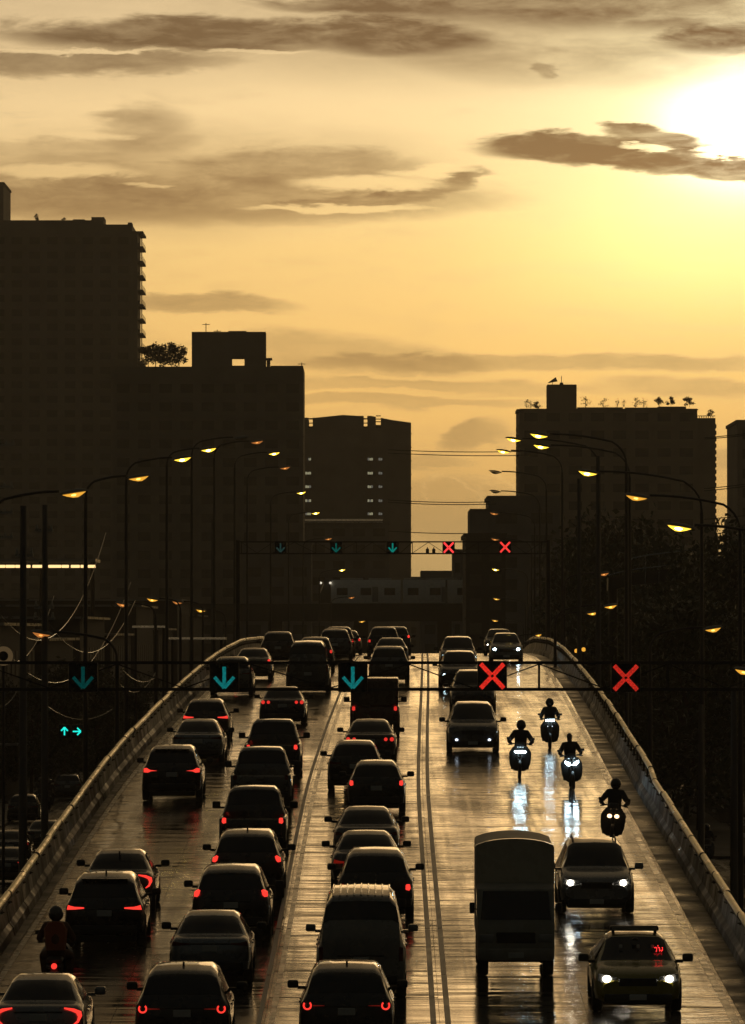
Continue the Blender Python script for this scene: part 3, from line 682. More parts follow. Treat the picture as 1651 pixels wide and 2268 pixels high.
    if canopy:
        def can():
            mb = MB(); mb.rbox(-a * .97, a * .97, yb + .04, yf + .12, 1.07, 2.12, .07, 3); return mb.mesh('canopy')
        inst('canopy', shared(('pk', 'can'), can), PAINT['maroon'], root)
        inst('canopy_door', shared(('pk', 'cand'), lambda: MB().rbox(-a * .86, a * .86, yb + .015, yb + .05, 1.14, 2.02, .012, 1).mesh('canopy_door')), PAINT['darkbrown'], root)
    return root
def place(root, px, D, back=False, L=4.6, zlift=0.0, lane_slope=True, z0=None):
    """px = photo column of the nearer end, D = distance of that end / K"""
    y = D * K; x = (px - 825.5) * y / F; yc = y + L / 2
    if z0 is None:
        M = road_frame(yc, back); xc = x + (cxr(yc) - cxr(y)); loc = Vector((xc, yc, zroad(yc)))
        root.rotation_euler = M.to_euler(); root.location = loc
    else:
        root.location = (x, yc, z0); root.rotation_euler = (0, 0, pi if back else 0)
    return root
G_L1 = 'cars queuing away in the leftmost lane'; G_L2 = 'cars queuing away in the second lane'; G_L3 = 'cars queuing away in the middle lane'; G_ON = 'oncoming vehicles in the right lanes'
def car(kind, paint, px, D, label, group, light='slim', lz=.9, lit=1, head=None, hz=.68, extras=(), back=False, cat='car', z0=None):
    if kind == 'pickup': r = make_pickup(paint, light, lz, lit, head); L = 5.2; cat = 'pickup truck'
    elif kind == 'canopy': r = make_pickup(paint, light, lz, lit, head, True); L = 5.2; cat = 'pickup truck'
    else:
        nm = {'sedan': 'sedan', 'hatch': 'hatchback', 'suv': 'suv', 'van': 'van'}[kind]
        r = make_car(kind, paint, light, lz, lit, head, hz, extras, nm); L = SHELLS[kind][1]
        cat = {'van': 'van'}.get(kind, cat)
    place(r, px, D, back, L, z0=z0); tag(r, label, cat, group); return r
# --- leftmost lane, going away
car('sedan', 'silver', 86, 66.3, 'pale silver sedan at the bottom left corner with claw-shaped red tail lights', G_L1, 'claw', .92, 2)
car('suv', 'black', 232, 79, 'black SUV with slim horizontal red tail lights, beside the motorcyclist in the orange vest', G_L1, 'slim', .98, 2, extras=('fin', 'spoiler'))
car('sedan', 'grey', 262, 84.2, 'dark grey sedan with claw-shaped red tail lights just ahead of the black SUV', G_L1, 'claw', .92, 2, extras=('fin',))
car('suv', 'black', 381, 106, 'lone black SUV with pointed red tail lights beside the left parapet, clear road behind it', G_L1, 'arrow', .98, 2, extras=('spoiler',))
car('sedan', 'bluegrey', 438, 117, 'grey-blue sedan with unlit tail lights tucked behind a darker hatchback near the left parapet', G_L1, 'slim', .9, 0)
car('hatch', 'darkbrown', 456, 125, 'dark hatchback with one red light showing, below the second green arrow sign', G_L1, 'slim', .92, 2)
car('suv', 'grey', 513, 148, 'dark SUV hidden behind the green arrow sign beside the top of the left rail', G_L1, 'slim', 1.0, 0)
car('sedan', 'beige', 560, 160, 'small dark car near the crest with a red tail light, left of the boxy van', G_L1, 'block', .9, 2)
car('suv', 'darkbrown', 616, 178, 'last SUV before the crest in the leftmost lane, lights off', G_L1, 'slim', .9, 0)
# --- second lane
car('suv', 'black', 404, 66.4, 'black SUV at the bottom edge with ring-shaped red tail lights, left of the high-roofed van', G_L2, 'ring', .95, 2, extras=('fin',))
car('sedan', 'bluegrey', 466, 74.5, 'silver-blue sedan with unlit tail lights, just ahead of the left SUV with ring lights', G_L2, 'slim', .9, 0)
car('suv', 'black', 512, 80.2, 'black tall SUV with small red lights on its rear pillars, ahead of the silver-blue sedan', G_L2, 'pillar', 1.14, 2)
car('suv', 'darkbrown', 547, 86.4, 'dark SUV with slanted red pillar lights, second ahead of the silver-blue sedan', G_L2, 'pillar', 1.06, 2, extras=('fin',))
car('pickup', 'black', 560, 94, 'black pickup truck with red lights and a gleaming cab roof edge, nearest of the pickups', G_L2, 'block', 1.0, 2)
car('pickup', 'grey', 578, 104, 'grey pickup truck with its lights off, between two pickups with red lights', G_L2, 'block', 1.0, 0)
car('pickup', 'black', 603, 113, 'black pickup truck with blocky red lights right behind the sedan with four round lights', G_L2, 'block', .98, 2)
car('sedan', 'navy', 626, 132, 'dark sedan with four round red tail lights in the second lane', G_L2, 'quad', .93, 1)
car('van', 'grey', 682, 150, 'boxy van with a brightly gleaming roof edge between the two green arrow signs', G_L2, 'tall', 1.1, 0)
car('suv', 'black', 698, 168, 'dark SUV with a red corner light, just past the van with the gleaming roof', G_L2, 'block', 1.0, 1)
car('suv', 'grey', 742, 184, 'grey SUV half hidden near the crest of the second lane', G_L2, 'block', 1.0, 0)
car('suv', 'black', 750, 193, 'second last car at the crest in the second lane, low red light', G_L2, 'block', .9, 1)
car('sedan', 'silver', 768, 204, 'pale car furthest away at the crest of the second lane', G_L2, 'block', .9, 1)
# --- middle lane
car('suv', 'black', 768, 66.6, 'black SUV at the bottom centre with ring-shaped red tail lights, behind the high-roofed van', G_L3, 'ring', .98, 2, extras=('fin',))
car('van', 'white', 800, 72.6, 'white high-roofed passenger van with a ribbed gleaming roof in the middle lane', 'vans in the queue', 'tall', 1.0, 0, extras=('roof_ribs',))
car('suv', 'black', 832, 83, 'dark car with red lights directly ahead of the white van', G_L3, 'block', .86, 2)
car('sedan', 'grey', 811, 87.6, 'dark grey sedan with one dim red light, second ahead of the white van', G_L3, 'slim', .8, .5)
car('sedan', 'grey', 812, 92.4, 'grey sedan with lights off and left mirror showing, third ahead of the white van', G_L3, 'slim', .86, 0)
car('hatch', 'black', 834, 103, 'black car with two small round red lights, half in front of a dark hatchback', G_L3, 'block', .95, 2)
car('hatch', 'black', 787, 108.8, 'dark hatchback with lights off and its left mirror showing, standing left of its neighbour', G_L3, 'slim', .9, 0)
car('sedan', 'darkbrown', 820, 117, 'dark brown sedan with four round red lights behind the reddish canopied pickup', G_L3, 'quad', .86, 1)
car('canopy', 'maroon', 830, 128, 'reddish brown pickup with a tall canopy, below the right green arrow sign', G_L3, 'block', 1.0, 1)
car('suv', 'grey', 862, 157, 'dark SUV seen just right of the right-hand green arrow sign', G_L3, 'block', .9, 0)
car('sedan', 'grey', 866, 174, 'low dark sedan directly beyond the SUV right of the green arrow', G_L3, 'block', .9, 0)
car('suv', 'black', 850, 192, 'tall dark car at the crest with a gleaming roof edge and a red left light', G_L3, 'block', .9, 1)
car('suv', 'grey', 876, 203, 'car at the crest with a bright red right light, furthest in the middle lane', G_L3, 'block', 1.1, 2)
# --- oncoming
car('suv', 'silver', 1322, 84, 'silver SUV with lit headlights driving towards the viewer beside the small truck', G_ON, 'slim', .9, 0, headm, .80, ('roof_rails',), True)
car('suv', 'grey', 1048, 121, 'dark SUV with two small bluish fog lights coming under the gantry', G_ON, 'slim', .9, 0, None, .78, (), True)
car('suv', 'black', 1048, 138, 'dark car with cool white headlights behind the red cross sign', G_ON, 'slim', .9, 0, headcm, .64, (), True)
car('suv', 'black', 1018, 152, 'dark car with greenish white headlights left of the red cross sign', G_ON, 'slim', .9, 0, headcm, .66, (), True)
car('suv', 'darkbrown', 1015, 168, 'tall oncoming car near the crest with one bright headlight at its left corner', G_ON, 'slim', .9, 0, headcm, .74, (), True)
car('hatch', 'white', 1122, 180, 'pale oncoming car near the crest with dazzling white headlights in the right lane', G_ON, 'slim', .9, 0, headcm, .70, (), True)
car('hatch', 'grey', 1106, 200, 'grey car peeping out behind the pale car with dazzling headlights', G_ON, 'slim', .9, 0, headm, .6, (), True)
for r in [o for o in C.objects if o.get('label', '').startswith('dark SUV with two small bluish')]:
    for sd in (-1, 1):
        MB().prism_y(circ(sd * .58, .47, .055, 10, .7), 2.31, 2.345).build('fog_light', headdim, r)
# taxi
tx = make_car('sedan', 'yellowgreen', 'slim', .9, 0, headm, .70, (), 'taxi'); 
for f_ in (): pass
place(tx, 1413, 71, True, 4.6); tx.scale = (1.03, 1, 1.04)
tag(tx, 'dark yellow-green taxi with lit headlights, roof sign and a red vacant sign in its windscreen', 'taxi', G_ON)
MB().rbox(-.50, .50, -.10, .12, 1.50, 1.60, .03, 2).rbox(-.46, -.40, -.06, .06, 1.42, 1.52, .01, 1).rbox(.40, .46, -.06, .06, 1.42, 1.52, .01, 1).build('roof_sign', blackpl, tx)
MB().rbox(-.46, .46, .12, .135, 1.52, 1.575, .005, 1).build('roof_sign_face', mat('sign_face', (.25, .24, .2), .4), tx)
ledred = glow('led_red', (1.0, .03, .03), 2.2)
# vacant sign in Thai: three letters and a tone mark built from strokes, read from in front of the car
def stroke(mb, pts, w_=.011, y=0):
    mb.path([Vector((p[0], y, p[1])) for p in pts], w_, 5)
led = MB(); s_ = 1.0
glyphs = [ # (x offset, strokes) seen from the front; x grows to the viewer's right
 (0.0, [[(0, .075), (.02, .09), (.045, .09), (.055, .07), (.055, 0), (.035, 0)]]),
 (.075, [[(.01, .115), (.01, .14)]]),
 (.085, [[(0, .08), (.015, .09), (.035, .085), (.04, .07), (.04, 0)]]),
 (.15, [[(.0, .03), (.02, 0), (.045, .03), (.045, .09), (.03, .085)]])]
for ox, sts in glyphs:
    for st_ in sts: stroke(led, [(-(ox + p[0]), p[1]) for p in st_], .010)
lo = led.build('vacant_sign', ledred, tx); lo.scale = (.85, 1, .85); lo.location = (-.38, .93, 1.16); lo.rotation_euler = (0, 0, 0)
hang = MB()
for i, x in enumerate((.30, -.05, -.34)): hang.rbox(x - .03, x + .03, .86, .89, 1.22, 1.29, .01, 1)
hang.build('windscreen_sticker', plate_m, tx)
MB().rbox(-.06, .06, .70, .78, 1.36, 1.41, .01, 1).build('rear_view_mirror', blackpl, tx)
# small truck, oncoming
tk = empty('small_truck'); a = .86; h = 2.3; tkm = mat('truck_cab_paint', (.26, .25, .21), .45, var=.2); tkb = mat('truck_box_paint', (.34, .33, .29), .5, var=.2, bump=.01, bscale=3)
def arcbox(x, y0, y1, z0, z1, rise=.12, n=10):
    poly = [(-x, z0), (-x, z1 - rise - .08), (-x + .03, z1 - rise - .02)] + [(-x + .08 + (2 * x - .16) * i / n, z1 - rise + rise * sin(pi * i / n) ** .7) for i in range(n + 1)] + [(x - .03, z1 - rise - .02), (x, z1 - rise - .08), (x, z0)]
    return MB().prism_y(poly, y0, y1)
arcbox(a, -h, .72, .80, 2.95).build('cargo_box', tkb, tk, ang=30)
arcbox(a + .02, .66, .78, 1.95, 2.98).build('cargo_box_rim', PAINT['cream'], tk, ang=30)
cabp = [(.80, .42), (2.28, .42), (2.30, .80), (2.24, 1.27), (1.92, 1.94), (1.78, 2.0), (.80, 2.0)]
MB().prism_x(cabp, -a + .01, a - .01).build('cab', tkm, tk, ang=30)
def wsp(x0, x1, off=.008):
    n_ = Vector((0, .67, .32)).normalized() * off
    vs = [Vector((x0, 2.235, 1.29)) + n_, Vector((x1, 2.235, 1.29)) + n_, Vector((x1 * .93, 1.935, 1.90)) + n_, Vector((x0 * .93, 1.935, 1.90)) + n_]
    return MB().add(vs, [(0, 1, 2, 3)])
wsp(-a * .90, a * .90).build('windscreen', glassm, tk, recalc=False)
MB().rbox(-a * .98, a * .98, 2.24, 2.36, .40, .66, .03, 2).build('front_bumper', tkm, tk)
MB().rbox(-a * .5, a * .5, 2.28, 2.31, .78, 1.02, .01, 1).build('grille', blackpl, tk)
MB().rbox(-.17, .17, 2.36, 2.375, .46, .58, .005, 1).build('number_plate', plate_m, tk)
for sd in (-1, 1):
    MB().rbox(*(sorted((sd * .50, sd * .80))), 2.27, 2.32, .80, .98, .02, 2).build('headlight', headoff, tk)
    MB().rbox(*(sorted((sd * (a + .05), sd * (a + .16)))), 2.0, 2.12, 1.42, 1.66, .02, 2).path([(sd * (a - .02), 2.05, 1.5), (sd * (a + .1), 2.05, 1.54)], .012, 6).build('wing_mirror', blackpl, tk)
    q = [(1.0, 1.3), (1.75, 1.3), (1.62, 1.88), (1.0, 1.88)]; x0, x1 = sorted((sd * (a - .02), sd * (a - .002))); MB().prism_x(q, x0, x1).build('side_window', glassm, tk)
    for yw in (-1.35, 1.55): add_wheel(tk, sd * (a - .14), yw, .36, .24)
    MB().rbox(*(sorted((sd * (a - .26), sd * (a - .02)))), -1.85, -1.80, .18, .62, .01, 1).build('mud_flap', blackpl, tk)
MB().rbox(-.5, .5, -2.2, 2.2, .44, .6, .02, 1).rbox(-.7, .7, -1.42, -1.28, .30, .42, .02, 1).rbox(-.72, .72, 1.48, 1.62, .30, .40, .02, 1).build('chassis', blackpl, tk)
MB().rbox(-.84, .84, -2.28, 0.7, .68, .80, .02, 1).build('load_floor', darksteel, tk)
place(tk, 1143, 75.3, True, 4.7)
tag(tk, 'small box truck with a tall rounded cargo box coming towards the viewer, lights off', 'truck', G_ON)
# street-level cars at lower left
for px, D_, paint, lab in ((150, 208, 'grey', 'grey car far along the dark left street behind the pair of motorcycles'), (52, 182, 'black', 'black car on the dark left street just in front of the pair of motorcycles')):
    car('hatch', paint, px, D_, lab, 'cars on the street left of the flyover', 'slim', .9, 0, z0=0.008)
for px, D_, paint, lab, bk, l_ in ((22, 150, 'navy', 'dark car on the street below, at the left edge, with a dim red light', False, .5), (98, 158, 'black', 'black car on the street below, next to the left rail', False, 0), (16, 138, 'black', 'black car on the street below, nearest the bottom at the left edge', False, 1)):
    car('sedan', paint, px, D_, lab, 'cars on the street left of the flyover', 'slim', .9, l_, z0=0.008)
# ================================================================= motorcycles and riders
def make_scooter(style, head=None, tail=None, paint='black'):
    """forward is +Y; root at the ground under the middle"""
    r = empty('motorcycle'); P = PAINT[paint]
    for y in (-.62, .64):
        wl = MB().lathe_x([(-.05, .20), (-.05, .25), (-.03, .285), (0, .295), (.03, .285), (.05, .25), (.05, .20)], n=22).build('wheel', rubber, r); wl.location = (0, y, .295)
        rm = MB().lathe_x([(-.03, .205), (-.02, .17), (-.03, .03), (-.03, 0)], n=14).lathe_x([(.03, .205), (.02, .17), (.03, .03), (.03, 0)], n=14).build('rim', rimm, wl)
    shield = [(-.14, .25), (-.26, .33), (-.31, .46), (-.33, .66), (-.31, .84), (-.22, .97), (-.10, 1.04), (.10, 1.04), (.22, .97), (.31, .84), (.33, .66), (.31, .46), (.26, .33), (.14, .25)]
    mb = MB(); n = len(shield)
    vs = [(x * 1.0, .36 + .10 * (1 - abs(x) / .33) + .08 * (1 - z), z) for x, z in shield] + [(x * .8, .28, z) for x, z in shield] + [(0, .56, .68)]
    mb.add(vs, [(i, (i + 1) % n, 2 * n) for i in range(n)] + [(i, i + n, (i + 1) % n + n, (i + 1) % n) for i in range(n)] + [tuple(range(n, 2 * n))])
    mb.build('leg_shield', P, r, ang=50)
    mb = MB(); mb.prism([(-.05, .55), (.05, .55), (.09, .40), (-.09, .40)], lambda p: (p[0], .42, p[1]), lambda p: (p[0], .80, p[1] * .95)); mb.build('front_fender', P, r)
    mb = MB(); mb.prism_x([(.30, .30), (.30, .42), (-.05, .42), (-.16, .66), (-.72, .72), (-.82, .64), (-.66, .46), (-.30, .34), (-.2, .28)], -.15, .15); mb.build('frame_body', P, r, ang=50)
    MB().rbox(-.15, .15, -.74, -.02, .70, .80, .04, 3).build('seat', blackpl, r)
    MB().path([(-.36, .26, 1.02), (-.22, .33, 1.06), (0, .36, 1.04), (.22, .33, 1.06), (.36, .26, 1.02)], .018, 8).build('handlebar', blackpl, r)
    MB().rbox(-.13, .13, .28, .48, .94, 1.12, .05, 3).build('headlamp_housing', P, r)
    MB().path([(-.04, .64, .30), (-.045, .46, .96)], .022, 8).path([(.04, .64, .30), (.045, .46, .96)], .022, 8).build('front_fork', darksteel, r)
    for sd in (-1, 1):
        MB().path([(sd * .24, .32, 1.06), (sd * .33, .32, 1.19)], .008, 6).rbox(*(sorted((sd * .29, sd * .42))), .31, .33, 1.17, 1.25, .009, 2).build('mirror', blackpl, r)
    MB().path([(.17, -.1, .34), (.18, -.75, .42)], [.035, .05], 8).build('exhaust', darksteel, r)
    MB().prism_y([(-.08, .36), (.08, .36), (.10, .56), (-.10, .56)], -.86, -.84).build('number_plate', plate_m, r)
    MB().prism_x([(-.72, .60), (-.90, .34), (-.90, .42), (-.74, .70)], -.07, .07).build('rear_fender', blackpl, r)
    tl = MB().prism_y(circ(0, .66, .055), -.86, -.80).build('tail_light', tail or tailoff, r)
    if style == 'wide':     # two slanted lamps
        for sd in (-1, 1): MB().prism_y([(sd * .03, .76), (sd * .05, .82), (sd * .20, .90), (sd * .21, .84), (sd * .12, .75)][::sd], .50, .545).build('headlight', head, r)
    elif style == 'bar':
        MB().rbox(-.17, .17, .50, .56, .80, .86, .02, 2).build('headlight', head, r)
    elif style == 'top':
        MB().rbox(-.15, .15, .46, .52, .99, 1.04, .015, 2).build('headlight', head, r)
        MB().rbox(-.09, .09, .44, .50, .78, .82, .01, 1).build('running_light', headdim, r)
    elif style == 'eyes':
        for sd in (-1, 1): MB().prism_y(circ(sd * .095, .78, .062, 12, .8), .49, .55).build('headlight', head, r)
    else: MB().prism_y(circ(0, 1.02, .08), .46, .50).build('headlight', headoff, r)
    return r
def skinned(verts, edges, rads, name, sub=2):
    me = bpy.data.meshes.new(name); me.from_pydata(verts, edges, []); o = bpy.data.objects.new(name, me); C.objects.link(o)
    sk = o.modifiers.new('s', 'SKIN'); 
    if not me.skin_vertices: 
        bm = bmesh.new(); bm.from_mesh(me); bm.verts.layers.skin.verify(); bm.to_mesh(me); bm.free()
    for i, sv in enumerate(me.skin_vertices[0].data): sv.radius = (rads[i], rads[i]); sv.use_root = (i == 0)
    su = o.modifiers.new('u', 'SUBSURF'); su.levels = sub; su.render_levels = sub
    dg = bpy.context.evaluated_depsgraph_get(); m2 = bpy.data.meshes.new_from_object(o.evaluated_get(dg)); bpy.data.objects.remove(o)
    for p in m2.polygons: p.use_smooth = True
    m2.name = name; return m2
clothes = {}
def make_rider(shirt, helmet=True, lean=0.0, elbow=.33, orange=False, head_turn=0):
    V = []; E = []; R = []
    def v(p, r, par=None):
        V.append(p); R.append(r)
        if par is not None: E.append((par, len(V) - 1))
        return len(V) - 1
    L_ = lean
    pel = v((0, -.24, .88), .18); sp = v((0, -.22 + L_ * .3, 1.04), .185, pel); ch = v((0, -.17 + L_ * .7, 1.24), .215, sp); ub = v((0, -.15 + L_, 1.36), .15, ch)
    nk = v((0, -.13 + L_, 1.45), .058, ub); hd = v((0, -.11 + L_, 1.55), .095, nk); ht = v((0, -.10 + L_, 1.66), .085, hd)
    for s_ in (-1, 1):
        shd = v((s_ * .18, -.15 + L_, 1.36), .100, ub); elb = v((s_ * elbow, .0 + L_ * .6, 1.11), .068, shd); wr = v((s_ * .29, .22, 1.06), .033, elb); hn = v((s_ * .29, .27, 1.055), .036, wr)
        hp = v((s_ * .10, -.18, .86), .105, pel); kn = v((s_ * .26, .24, .78), .095, hp); an = v((s_ * .22, .14, .42), .062, kn); hl = v((s_ * .21, .08, .34), .045, an); to = v((s_ * .22, .26, .33), .040, an)
    me = skinned(V, E, R, 'rider_body')
    mb = MB(); mb.v = [tuple(q.co) for q in me.vertices]; mb.f = [tuple(p.vertices) for p in me.polygons]; bpy.data.meshes.remove(me)
    for s_ in (-1, 1):       # fingers close around the grips
        for k in range(4):
            x = s_ * (.262 + .019 * k); rr = .009; ln = (.9, 1.0, .96, .8)[k]
            mb.path([(x, .262, 1.075), (x, .262 + .036 * ln, 1.068), (x, .262 + .040 * ln, 1.035), (x, .262 + .018 * ln, 1.015), (x, .262, 1.022)], [rr, rr, rr * .95, rr * .9, rr * .7], 6)
        mb.path([(s_ * .255, .24, 1.05), (s_ * .235, .262, 1.035), (s_ * .232, .285, 1.028)], [.012, .011, .009], 6)
    # nose and ears
    hx = (0, -.10 + L_, 1.56)
    mb.path([(0, hx[1] + .075, 1.585), (0, hx[1] + .105, 1.555), (0, hx[1] + .085, 1.545)], [.008, .013, .010], 6)
    r = empty('person')
    cm = mat('rider_clothes_' + shirt, {'black': (.014, .014, .016), 'navy': (.015, .018, .03), 'grey': (.04, .04, .04), 'orange': (.10, .035, .012)}[shirt], .75, bump=.006, bscale=30)
    mb.build('body', cm, r, ang=60)
    if helmet:
        H = MB(); c = Vector((0, -.095 + L_, 1.60)); n = 16; vs = []; rows = 10
        for i in range(rows + 1):
            th = pi * .82 * i / rows
            for k in range(n):
                a = 2 * pi * k / n; vs.append(c + Vector((sin(th) * cos(a) * .145, sin(th) * sin(a) * .162, cos(th) * .158)))
        H.add(vs, [(i * n + k, i * n + (k + 1) % n, (i + 1) * n + (k + 1) % n, (i + 1) * n + k) for i in range(rows) for k in range(n)])
        H.build('helmet', mat('helmet_' + shirt, (.02, .02, .022), .18, coat=.8), r)
        Vz = MB(); vs = []
        for i in range(5):
            z = c.z - .05 + .09 * i / 4
            for k in range(9):
                a = radians(35 + 110 * k / 8); q = sqrt(max(0, 1 - ((z - c.z) / .145) ** 2)); vs.append((c.x + cos(a) * .149 * q, c.y + sin(a) * .166 * q, z))
        Vz.add(vs, [(i * 9 + k, i * 9 + k + 1, (i + 1) * 9 + k + 1, (i + 1) * 9 + k) for i in range(4) for k in range(8)]); Vz.build('visor', glassm, r, recalc=False)
    else:
        H = MB(); c = Vector((0, -.115 + L_, 1.615)); n = 14; vs = []; rows = 7
        for i in range(rows + 1):
            th = pi * .55 * i / rows
            for k in range(n):
                a = 2 * pi * k / n; vs.append(c + Vector((sin(th) * cos(a) * .088, sin(th) * sin(a) * .102, cos(th) * .105)))
        H.add(vs, [(i * n + k, i * n + (k + 1) % n, (i + 1) * n + (k + 1) % n, (i + 1) * n + k) for i in range(rows) for k in range(n)])
        H.build('hair', mat('dark_hair', (.01, .008, .006), .6), r)
    # shoes
    for s_ in (-1, 1): MB().rbox(*(sorted((s_ * .16, s_ * .27))), .02, .32, .285, .375, .03, 2).build('shoe', blackpl, r)
    if orange:
        vest = mat('orange_vest', (.33, .075, .02), .7, bump=.006, bscale=20)
        poly = [(-.19, .92), (-.215, 1.15), (-.225, 1.33), (-.15, 1.44), (-.06, 1.46), (.06, 1.46), (.15, 1.44), (.225, 1.33), (.215, 1.15), (.19, .92)]
        MB().prism(poly, lambda p: (p[0] * .86, -.36 + .10 * (1.2 - p[1]) * 0, p[1]), lambda p: (p[0], -.22, p[1])).prism(poly, lambda p: (p[0], -.22, p[1]), lambda p: (p[0] * .85, -.02, p[1])).build('vest', vest, r, ang=50)
    return r
def ride(px, D, back, sc_, rd, lab_s, lab_p, gs='motorcycles riding over the flyover', gp='riders on the flyover', z0=None, k=1.0, roll=0.0):
    for o_, lab, cat, gg in ((sc_, lab_s, 'motorcycle', gs), (rd, lab_p, 'person', gp)):
        place(o_, px, D, back, 1.9, z0=z0); tag(o_, lab, cat, gg); o_.scale = (k, k, k)
        if z0 is None: o_.rotation_euler = (road_frame(D * K + .95, back) @ Matrix.Rotation(roll, 3, 'Y') @ Matrix.Rotation(roll * .8, 3, 'Z')).to_euler()
ride(1219, 122, True, make_scooter('top', headcm), make_rider('black', lean=.02, elbow=.31), 'motorcycle furthest away of the oncoming ones, lamp bar high on its front', 'helmeted rider of the furthest oncoming motorcycle, upright in dark clothes', k=1.04)
ride(1152, 112, True, make_scooter('bar', headcm), make_rider('navy', elbow=.36), 'oncoming motorcycle beside the dark SUV, with one wide white headlight', 'rider with elbows spread on the motorcycle beside the dark SUV', k=1.10, roll=-.03)
ride(1269, 109, True, make_scooter('wide', headcm), make_rider('black', helmet=False, lean=.06, elbow=.34), 'wide scooter with two slanted bright headlights', 'bareheaded rider leaning forward on the scooter with two slanted headlights', k=1.04, roll=.05)
ride(1357, 96, True, make_scooter('eyes', glow('warm_headlight', (1.0, .62, .30), 4.0)), make_rider('grey', elbow=.37), 'motorcycle with two round amber headlights just past the silver SUV', 'helmeted rider hunched over the motorcycle with amber headlights', k=1.07, roll=-.07)
ride(121, 72.6, False, make_scooter('plain', None, tailbm), make_rider('orange', elbow=.33, orange=True), 'motorcycle seen from behind with a round red tail light, beside the left parapet', 'rider seen from behind in a dull orange vest and round helmet', 'motorcycles seen from behind', 'riders seen from behind', k=1.12)
ride(88, 198, True, make_scooter('eyes', headoff), make_rider('grey'), 'motorcycle on the dark street left of the flyover, left one of a pair', 'rider on the left motorcycle of the pair on the dark left street', 'motorcycles on the streets below', 'riders on the streets below', z0=0.008)
ride(108, 196, True, make_scooter('eyes', headoff), make_rider('black'), 'motorcycle on the dark street left of the flyover, right one of a pair', 'rider on the right motorcycle of the pair on the dark left street', 'motorcycles on the streets below', 'riders on the streets below', z0=0.008)
ride(1641, 132, True, make_scooter('bar', headoff), make_rider('navy'), 'unlit motorcycle on the glistening street at the right edge, beyond the right rail', 'rider on the unlit motorcycle at the right edge of the picture', 'motorcycles on the streets below', 'riders on the streets below', z0=0.008)
ride(1568, 150, True, make_scooter('bar', headoff), make_rider('black'), 'motorcycle half hidden behind the right rail next to a lamp pole', 'rider half hidden behind the right rail next to a lamp pole', 'motorcycles on the streets below', 'riders on the streets below', z0=0.008)

# ================================================================= gantries and lane signals
greenled = mat('led_teal', (.0, .12, .11), .5, emit=(.0, .42, .38), est=.55, var=.3, nscale=60)
greenled2 = mat('led_teal_far', (.0, .10, .08), .5, emit=(.0, .42, .34), est=.16, var=.3)
greendim = mat('led_faint_green', (.02, .05, .045), .5, emit=(.03, .10, .09), est=.3, var=.3)  # arrow counts as switched off but still emits weakly
def led_material(name, c, s):
    m = bpy.data.materials.new(name); m.use_nodes = True; nt = m.node_tree; nt.nodes.clear(); g = G(nt)
    p = g.n('ShaderNodeBsdfPrincipled'); o = g.n('ShaderNodeOutputMaterial'); g.put(o.inputs[0], p.outputs[0])
    tc = g.n('ShaderNodeTexCoord').outputs['Object']; v = g.n('ShaderNodeTexVoronoi'); g.put(v.inputs['Vector'], tc); v.inputs['Scale'].default_value = 34
    k = g.mr(v.outputs['Distance'], .25, .6, 1.0, .45); p.inputs['Base Color'].default_value = (*[x * .3 for x in c], 1)
    p.inputs['Emission Color'].default_value = (*c, 1); g.put(p.inputs['Emission Strength'], g.mul(k, s)); return m
redled = led_material('led_red_dots', (1.0, .035, .02), 1.05)
redled2 = led_material('led_red_dots_side', (.9, .035, .02), .75)
teal = led_material('led_teal_dots', (.01, .42, .42), .5); teal_d = led_material('led_teal_dim', (.0, .26, .24), .2)
def bar2d(mb, x0, z0, x1, z1, w_, y0=-.02, y1=.02):
    d = Vector((x1 - x0, 0, z1 - z0)).normalized(); n = Vector((-d.z, 0, d.x)) * w_ / 2; p = [Vector((x0, 0, z0)), Vector((x1, 0, z1))]
    poly = [p[0] + n, p[1] + n, p[1] - n, p[0] - n]; mb.prism([(q.x, q.z) for q in poly], lambda q: (q[0], y0, q[1]), lambda q: (q[0], y1, q[1]))
def signal(px, py, D, typ, m, label, cat, sz=.70, host='gantry'):
    r = empty('lane_signal', at(px, py, D) + Vector((0, -.42, 0))); r.rotation_euler = (0, 0, 0); h = sz / 2
    MB().rbox(-h, h, 0, .20, -h, h, .03, 2).build('housing', mat('signal_housing', (.012, .013, .014), .35), r)
    MB().rbox(-h * .94, h * .94, -.012, 0.001, -h * .94, h * .94, .005, 1).build('display_panel', mat('signal_panel', (.010, .012, .012), .25), r)
    MB().box(-h * 1.02, h * 1.02, -.14, 0, h * .98, h * 1.02).build('visor', darksteel, r)
    MB().box(-.03, .03, .08, .5, h * .4, h * .5).box(-.03, .03, .08, .5, -h * .5, -h * .4).build('bracket', darksteel, r)
    mb = MB()
    if typ == 'x':
        for i, (a, b) in enumerate(((-1, 1), (1, 1), (-1, -1), (1, -1))): bar2d(mb, a * h * .78, b * h * .82, a * h * .06, b * h * .06, .105, -.020, -.014 - i * .0005)
        mb.build('cross_light', m, r)
    else:
        bar2d(mb, 0, h * .72, 0, -h * .50, .085, -.020, -.014); bar2d(mb, -h * .66, h * .02, 0, -h * .72, .08, -.0215, -.0145); bar2d(mb, h * .66, h * .02, 0, -h * .72, .08, -.0225, -.015)
        mb.build('arrow_light', m, r)
    tag(r, label, cat, 'lane signals on the ' + host); return r
